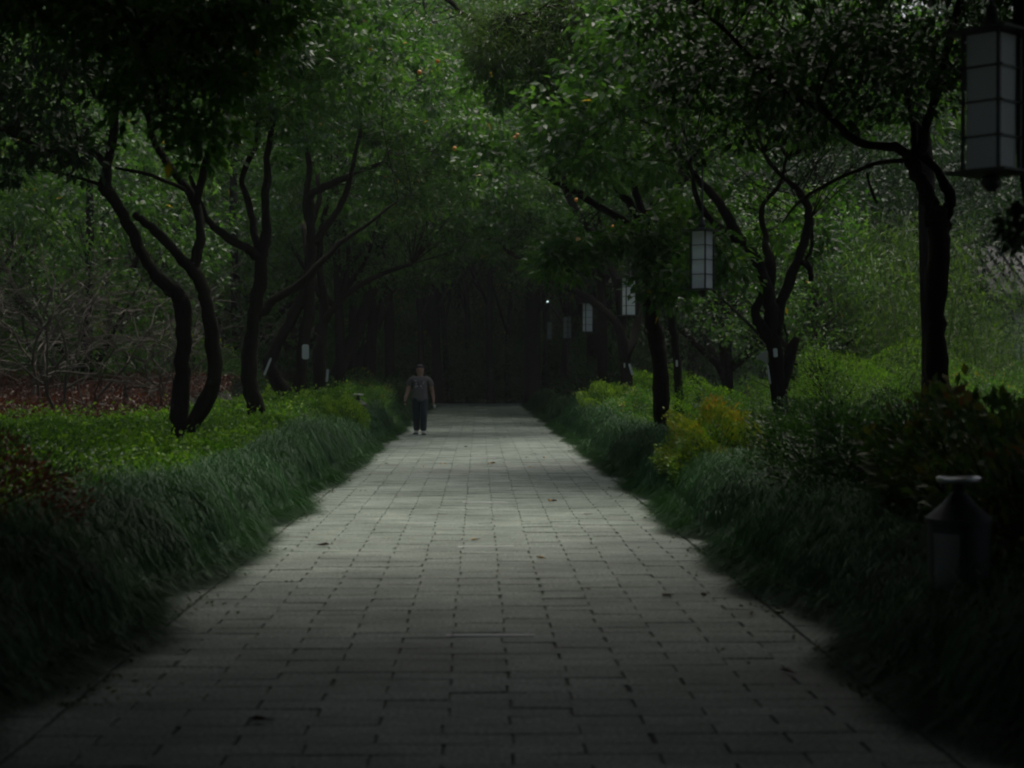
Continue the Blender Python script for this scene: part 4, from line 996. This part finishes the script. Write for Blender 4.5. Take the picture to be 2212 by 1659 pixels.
# ================================================================== FALLEN LEAVES AND STICKS
rng = np.random.default_rng(9)
fl = [(1006,966,'b'),(1175,990,'y'),(1138,989,'b'),(1145,1010,'y'),(1064,1002,'y'),(814,995,'b'),(836,1003,'b'),(1187,1084,'y'),(1196,1084,'b'),(1268,1113,'b'),(1168,1208,'y'),(1270,1276,'b'),(1590,1270,'b'),(1622,1330,'b'),(1520,1290,'b'),
      (1330,960,'b'),(1255,945,'b'),(960,1004,'y'),(1125,916,'b'),(1090,946,'b'),(915,1010,'y'),(1025,1168,'y'),(1365,1190,'b'),(700,1180,'b'),(1440,1290,'b'),(1610,1210,'b'),(560,1560,'b'),(1700,1455,'b')]
protos = {}
for (px, py, c) in fl:
    v = _Rm @ np.array([(px - 1106) / F2, -(py - 829.5) / F2, -1.0]); s = -H_EYE / v[2]; x, y = v[0] * s, v[1] * s
    if c not in protos:
        V = np.array([(-.5, 0, 0), (-.2, .2, .08), (.15, .24, .1), (.5, .05, .02), (.15, -.2, .12), (-.2, -.18, .06), (0, 0, -.02), (-.75, .02, .03)]) * .10
        F = [(0, 6, 1), (1, 6, 2), (2, 6, 3), (3, 6, 4), (4, 6, 5), (5, 6, 0), (0, 7, 1)]
        o = raw_mesh('fallen_leaf', V + [x, y, .012], F, M['yellow_leaf' if c == 'y' else 'brown_leaf'], loc=(x, y, .012)); protos[c] = o
        tag(o, 'curled orange yellow leaf lying on the paving' if c == 'y' else 'dark brown leaf lying on the paving', 'fallen leaf', 'yellow fallen leaves' if c == 'y' else 'brown fallen leaves')
    else:
        o = protos[c].copy(); COL.objects.link(o); o.location = (x, y, .012)
    o.rotation_euler = (0, 0, rng.uniform(0, 6.28)); o.scale = (1.1, rng.uniform(.6, 1.1), rng.uniform(.6, 2.2))
# moss and litter along the joints of the edge strips
n = 5000; xs = rng.choice([-2.0, 2.0], n) + rng.normal(0, .05, n) + (rng.random(n) < .35) * rng.normal(0, .22, n); ys = 8 + 60 * rng.uniform(0, 1, n) ** 1.4
k = (hnoise(xs * 0, ys * 2.1, 4) + rng.normal(0, .3, n)) > 0.15
pos = np.stack([xs, ys, np.full(n, .004)], 1)[k]; d = rng.normal(0, .8, pos.shape); d[:, 2] = abs(d[:, 2]) * .5 + .1
tag(leaves('moss', pos, d, .045, .35, M['photinia'], rng), 'moss and tiny weeds along the edge joints of the paving', 'moss', kind='stuff')

# ================================================================== PERSON
def skin_mesh(name, verts, edges, mat, parent, root=0, sub=2):
    me = bpy.data.meshes.new(name); me.from_pydata([tuple(v[:3]) for v in verts], edges, [])
    o = bpy.data.objects.new(name, me); COL.objects.link(o)
    o.modifiers.new('skin', 'SKIN').use_smooth_shade = True
    sv = me.skin_vertices[0].data if me.skin_vertices else None
    if sv is None:
        bm_ = bmesh.new(); bm_.from_mesh(me); bm_.verts.layers.skin.verify(); bm_.to_mesh(me); bm_.free(); sv = me.skin_vertices[0].data
    for i, v in enumerate(verts):
        sv[i].radius = (v[3], v[4] if len(v) > 4 else v[3]); sv[i].use_root = (i == root)
    s = o.modifiers.new('sub', 'SUBSURF'); s.levels = sub; s.render_levels = sub
    dg = bpy.context.evaluated_depsgraph_get(); dg.update()
    m2 = bpy.data.meshes.new_from_object(o.evaluated_get(dg)); bpy.data.objects.remove(o)
    m2.materials.clear(); m2.materials.append(mat)
    for p in m2.polygons: p.use_smooth = True
    o = bpy.data.objects.new(name, m2); COL.objects.link(o); o.parent = parent; m2.name = name
    return o
def chain(*ids): return [(a, b_) for a, b_ in zip(ids[:-1], ids[1:])]

# local frame: person faces -Y (towards the camera); +X is the viewer's right
PX = at(908, 937, 41.5)[0]
man = empty('person', (PX, 41.3, 0.0), 'man walking towards the camera in a grey printed T-shirt and dark jeans', 'person')
# limb joints; viewer's left leg trails (its foot a bit back), viewer's right leg leads
body = [(0,0,.96,.10,.08), (0,0,1.08,.10,.08), (0,-.005,1.25,.12,.09), (0,0,1.38,.11,.085), (0,.0,1.44,.068,.068), (0,-.012,1.50,.062,.066), (0,-.02,1.555,.082,.096), (0,-.02,1.625,.090,.106), (0,-.012,1.69,.072,.086),
  (-.13,0,1.40,.062,.06), (-.205,.01,1.375,.055,.055), (-.25,.02,1.20,.055,.055), (-.275,-.02,1.06,.05,.05), (-.32,-.10,.93,.04,.042), (-.335,-.10,.845,.022,.028), (-.335,-.115,.80,.016,.034),
  (.13,0,1.40,.062,.06), (.205,.01,1.375,.055,.055), (.25,.04,1.20,.055,.055), (.272,.08,1.06,.05,.05), (.295,.05,.93,.04,.042), (.305,-.02,.845,.022,.028), (.308,-.03,.80,.016,.034),
  (-.09,0,.90,.09,.09), (-.085,.01,.70,.072,.075), (-.075,.02,.50,.055,.06), (-.07,.07,.30,.048,.052), (-.07,.10,.10,.036,.038),
  (.09,0,.90,.09,.09), (.085,-.05,.70,.072,.075), (.075,-.09,.50,.055,.06), (.065,-.07,.30,.048,.052), (.065,-.05,.10,.036,.038)]
E = chain(0,1,2,3,4,5,6,7,8) + chain(3,9,10,11,12,13,14,15) + chain(3,16,17,18,19,20,21,22) + chain(0,23,24,25,26,27) + chain(0,28,29,30,31,32)
skin_mesh('body', body, E, M['skin'], man)
# face parts, hair
def blob(name, c, r, mat, par, n=12):
    g = Geo(); prof = [(math.cos(t), math.sin(t)) for t in np.linspace(-math.pi / 2, math.pi / 2, 9)]
    g.lathe([(max(0, p[0]), p[1]) for p in prof], sides=n); V = np.concatenate(g.V) * np.array(r) + np.array(c)
    me = raw_mesh(name, V, g.F, M[mat], None, smooth=True); me.parent = par; return me
V_h = []
hair = blob('hair', (0, .008, 1.695), (.090, .104, .066), 'hair', man, 20)
hb_ = blob('hair', (0, .035, 1.64), (.088, .08, .075), 'hair', man, 20)
for s in (-1, 1):
    blob('ear', (s * .078, -.005, 1.615), (.012, .02, .03), 'skin', man)
    blob('eye', (s * .030, -.104, 1.625), (.012, .008, .006), 'hair', man)
    blob('eyebrow', (s * .030, -.106, 1.645), (.018, .008, .004), 'hair', man)
blob('nose', (0, -.112, 1.60), (.012, .016, .022), 'skin', man)
blob('mouth', (0, -.102, 1.566), (.024, .008, .006), 'wood', man)
# fingers
for s, hx, hy in ((-1, -.335, -.115), (1, .308, -.03)):
    for q in range(4):
        fx = hx + (q - 1.5) * .006; fy = hy + (q - 1.5) * .019; L_ = (.062, .072, .068, .05)[q]
        g = Geo(); g.tube(spline([(fx, fy, .80), (fx - s * .004, fy - .004, .80 - L_ * .5), (fx - s * .022, fy - .006, .80 - L_)], 3), np.linspace(.0095, .007, 7), 6)
        o = raw_mesh('finger', np.concatenate(g.V), g.F, M['skin'], None, smooth=True); o.parent = man
    g = Geo(); g.tube(spline([(hx, hy - .02, .845), (hx - s * .012, hy - .045, .82), (hx - s * .022, hy - .048, .79)], 3), np.linspace(.012, .008, 7), 6)
    o = raw_mesh('thumb', np.concatenate(g.V), g.F, M['skin'], None, smooth=True); o.parent = man
shirt_v = [(0,0,.80,.185,.145), (0,0,.90,.19,.15), (0,0,1.05,.182,.145), (0,-.005,1.25,.178,.135), (0,0,1.385,.15,.11), (0,.0,1.43,.08,.075),
   (-.14,0,1.395,.085,.08), (-.215,.01,1.355,.078,.075), (-.262,.02,1.20,.072,.07), (.14,0,1.395,.085,.08), (.215,.01,1.355,.078,.075), (.262,.02,1.20,.072,.07)]
shirt = skin_mesh('shirt', shirt_v, chain(0,1,2,3,4,5) + chain(4,6,7,8) + chain(4,9,10,11), M['shirt'], man)
tr_v = [(0,0,.99,.14,.11), (-.09,0,.84,.11,.11), (-.092,.01,.68,.10,.10), (-.085,.02,.48,.088,.09), (-.08,.08,.28,.08,.082), (-.08,.12,.07,.07,.078),
   (.09,0,.84,.11,.11), (.092,-.05,.68,.10,.10), (.088,-.10,.48,.09,.09), (.08,-.09,.28,.08,.082), (.075,-.07,.07,.07,.078)]
skin_mesh('trousers', tr_v, chain(0,1,2,3,4,5) + chain(0,6,7,8,9,10), M['jeans'], man)
for (sx, sy) in ((-.085, .10), (.08, -.085)):
    ss = math.copysign(1, sx)
    o = skin_mesh('shoe', [(sx, sy + .03, .055, .042, .045), (sx + ss * .008, sy - .06, .048, .045, .036), (sx + ss * .022, sy - .16, .04, .046, .03), (sx + ss * .028, sy - .21, .034, .03, .022)], chain(0, 1, 2, 3), M['shoe'], man, sub=2)
    g = Geo(); n_ = 16
    out_ = [(sx + ss * .012 + (.052 * math.cos(a)) + ss * .012 * (-math.sin(a)), sy - .085 + .155 * math.sin(a)) for a in np.arange(n_) * 2 * math.pi / n_]
    g.add([(a, b_, .0) for a, b_ in out_] + [(a, b_, .022) for a, b_ in out_], [tuple(range(n_ - 1, -1, -1)), tuple(range(n_, 2 * n_))] + [(i, (i + 1) % n_, (i + 1) % n_ + n_, i + n_) for i in range(n_)])
    q = raw_mesh('sole', np.concatenate(g.V), g.F, M['sole'], None); q.parent = o
# print on the shirt: black-rimmed tilted spectacles over pale patches (a generic graphic)
bvh = BVHTree.FromPolygons([v.co.copy() for v in shirt.data.vertices], [tuple(p.vertices) for p in shirt.data.polygons])
def onshirt(name, V2, F, mat, off):
    V = []
    for (a, b_) in V2:
        h = bvh.ray_cast(Vector((a, -1, b_)), Vector((0, 1, 0)))[0]; V.append((a, (h.y if h else -.13) - off, b_))
    o = raw_mesh(name, V, F, mat, None); o.parent = shirt; return o
def grid(cx, cz, w_, h_, rot=0):
    V = []; n_ = 5
    for j in range(n_):
        for i in range(n_):
            a, b_ = (i / 4 - .5) * w_, (j / 4 - .5) * h_; V.append((cx + a * math.cos(rot) - b_ * math.sin(rot), cz + a * math.sin(rot) + b_ * math.cos(rot)))
    return V, [(j*5 + i, j*5 + i + 1, j*5 + i + 6, j*5 + i + 5) for j in range(4) for i in range(4)]
for (cx, cz, w_, h_, rt) in ((-.10, 1.345, .06, .025, -.2), (.085, 1.30, .025, .09, -.3), (-.075, 1.215, .06, .05, -.3), (-.085, 1.275, .045, .045, 0), (.03, 1.215, .06, .05, -.35), (.05, 1.165, .04, .015, 0), (-.10, 1.18, .05, .02, 0)):
    V2, F = grid(cx, cz, w_, h_, rt); onshirt('print_patch', V2, F, M['print_pale'], .004)
def ringp(cx, cz, rx, rz, w_, rot):
    n_ = 20; V = []
    for i in range(n_):
        a = 2 * math.pi * i / n_
        for s in (1, 1 - w_):
            X, Z = rx * s * math.cos(a), rz * s * math.sin(a); V.append((cx + X * math.cos(rot) - Z * math.sin(rot), cz + X * math.sin(rot) + Z * math.cos(rot)))
    return V, [(2*i, 2*((i+1) % n_), 2*((i+1) % n_) + 1, 2*i + 1) for i in range(n_)]
for (cx, cz) in ((-.075, 1.275), (.025, 1.215)):
    V2, F = ringp(cx, cz, .048, .038, .28, -.5); onshirt('print_rim', V2, F, M['print_dark'], .007)
V2, F = grid(-.025, 1.247, .03, .012, -.5); onshirt('print_bridge', V2, F, M['print_dark'], .007)
V2, F = grid(-.115, 1.31, .03, .014, -.6); onshirt('print_bridge', V2, F, M['print_dark'], .007)
# phone and folded paper held in the hands (things of their own)
man.scale = (1.12, 1.1, 1.0)
ph = empty('phone', (PX - .385, 41.3 - .15, .79), 'black phone in the hand of the walking man', 'phone')
g = Geo(); g.box((0, 0, 0), (.075, .012, .15), .3); o = raw_mesh('phone_case', np.concatenate(g.V) @ np.array(Matrix.Rotation(R(70), 3, 'X')).T + np.array(ph.location), g.F, M['phone'], ph)
pp = empty('paper_bag', (PX + .365, 41.3 - .04, .70), 'crumpled pale paper in the other hand of the walking man', 'paper')
g = Geo(); V = rng.normal(0, 1, (40, 3)); V /= np.linalg.norm(V, axis=1)[:, None]
bm_ = bmesh.new()
for v in V * np.array([.035, .025, .06]) * rng.uniform(.75, 1.15, (40, 1)): bm_.verts.new(v)
bmesh.ops.convex_hull(bm_, input=bm_.verts); me = bpy.data.meshes.new('crumpled_paper'); bm_.to_mesh(me); bm_.free(); me.materials.append(M['paper'])
o = bpy.data.objects.new('crumpled_paper', me); COL.objects.link(o); o.parent = pp

# ================================================================== HAZE (humid air under the trees)
hz, nt, b, out = newmat('haze'); nt.nodes.remove(b)
pv = nt.nodes.new('ShaderNodeVolumePrincipled'); pv.inputs['Color'].default_value = (0.82, 0.90, 0.86, 1); pv.inputs['Density'].default_value = 0.0006; pv.inputs['Anisotropy'].default_value = 0.0
nt.links.new(pv.outputs[0], out.inputs['Volume'])
g = Geo(); g.box((0, 130, 19), (506, 506, 40.4)); tag(g.obj('haze', hz), 'thin humid haze in the air under the trees', 'haze', kind='stuff')
cy.volume_bounces = 0; cy.volume_max_steps = 64; cy.volume_step_rate = 4
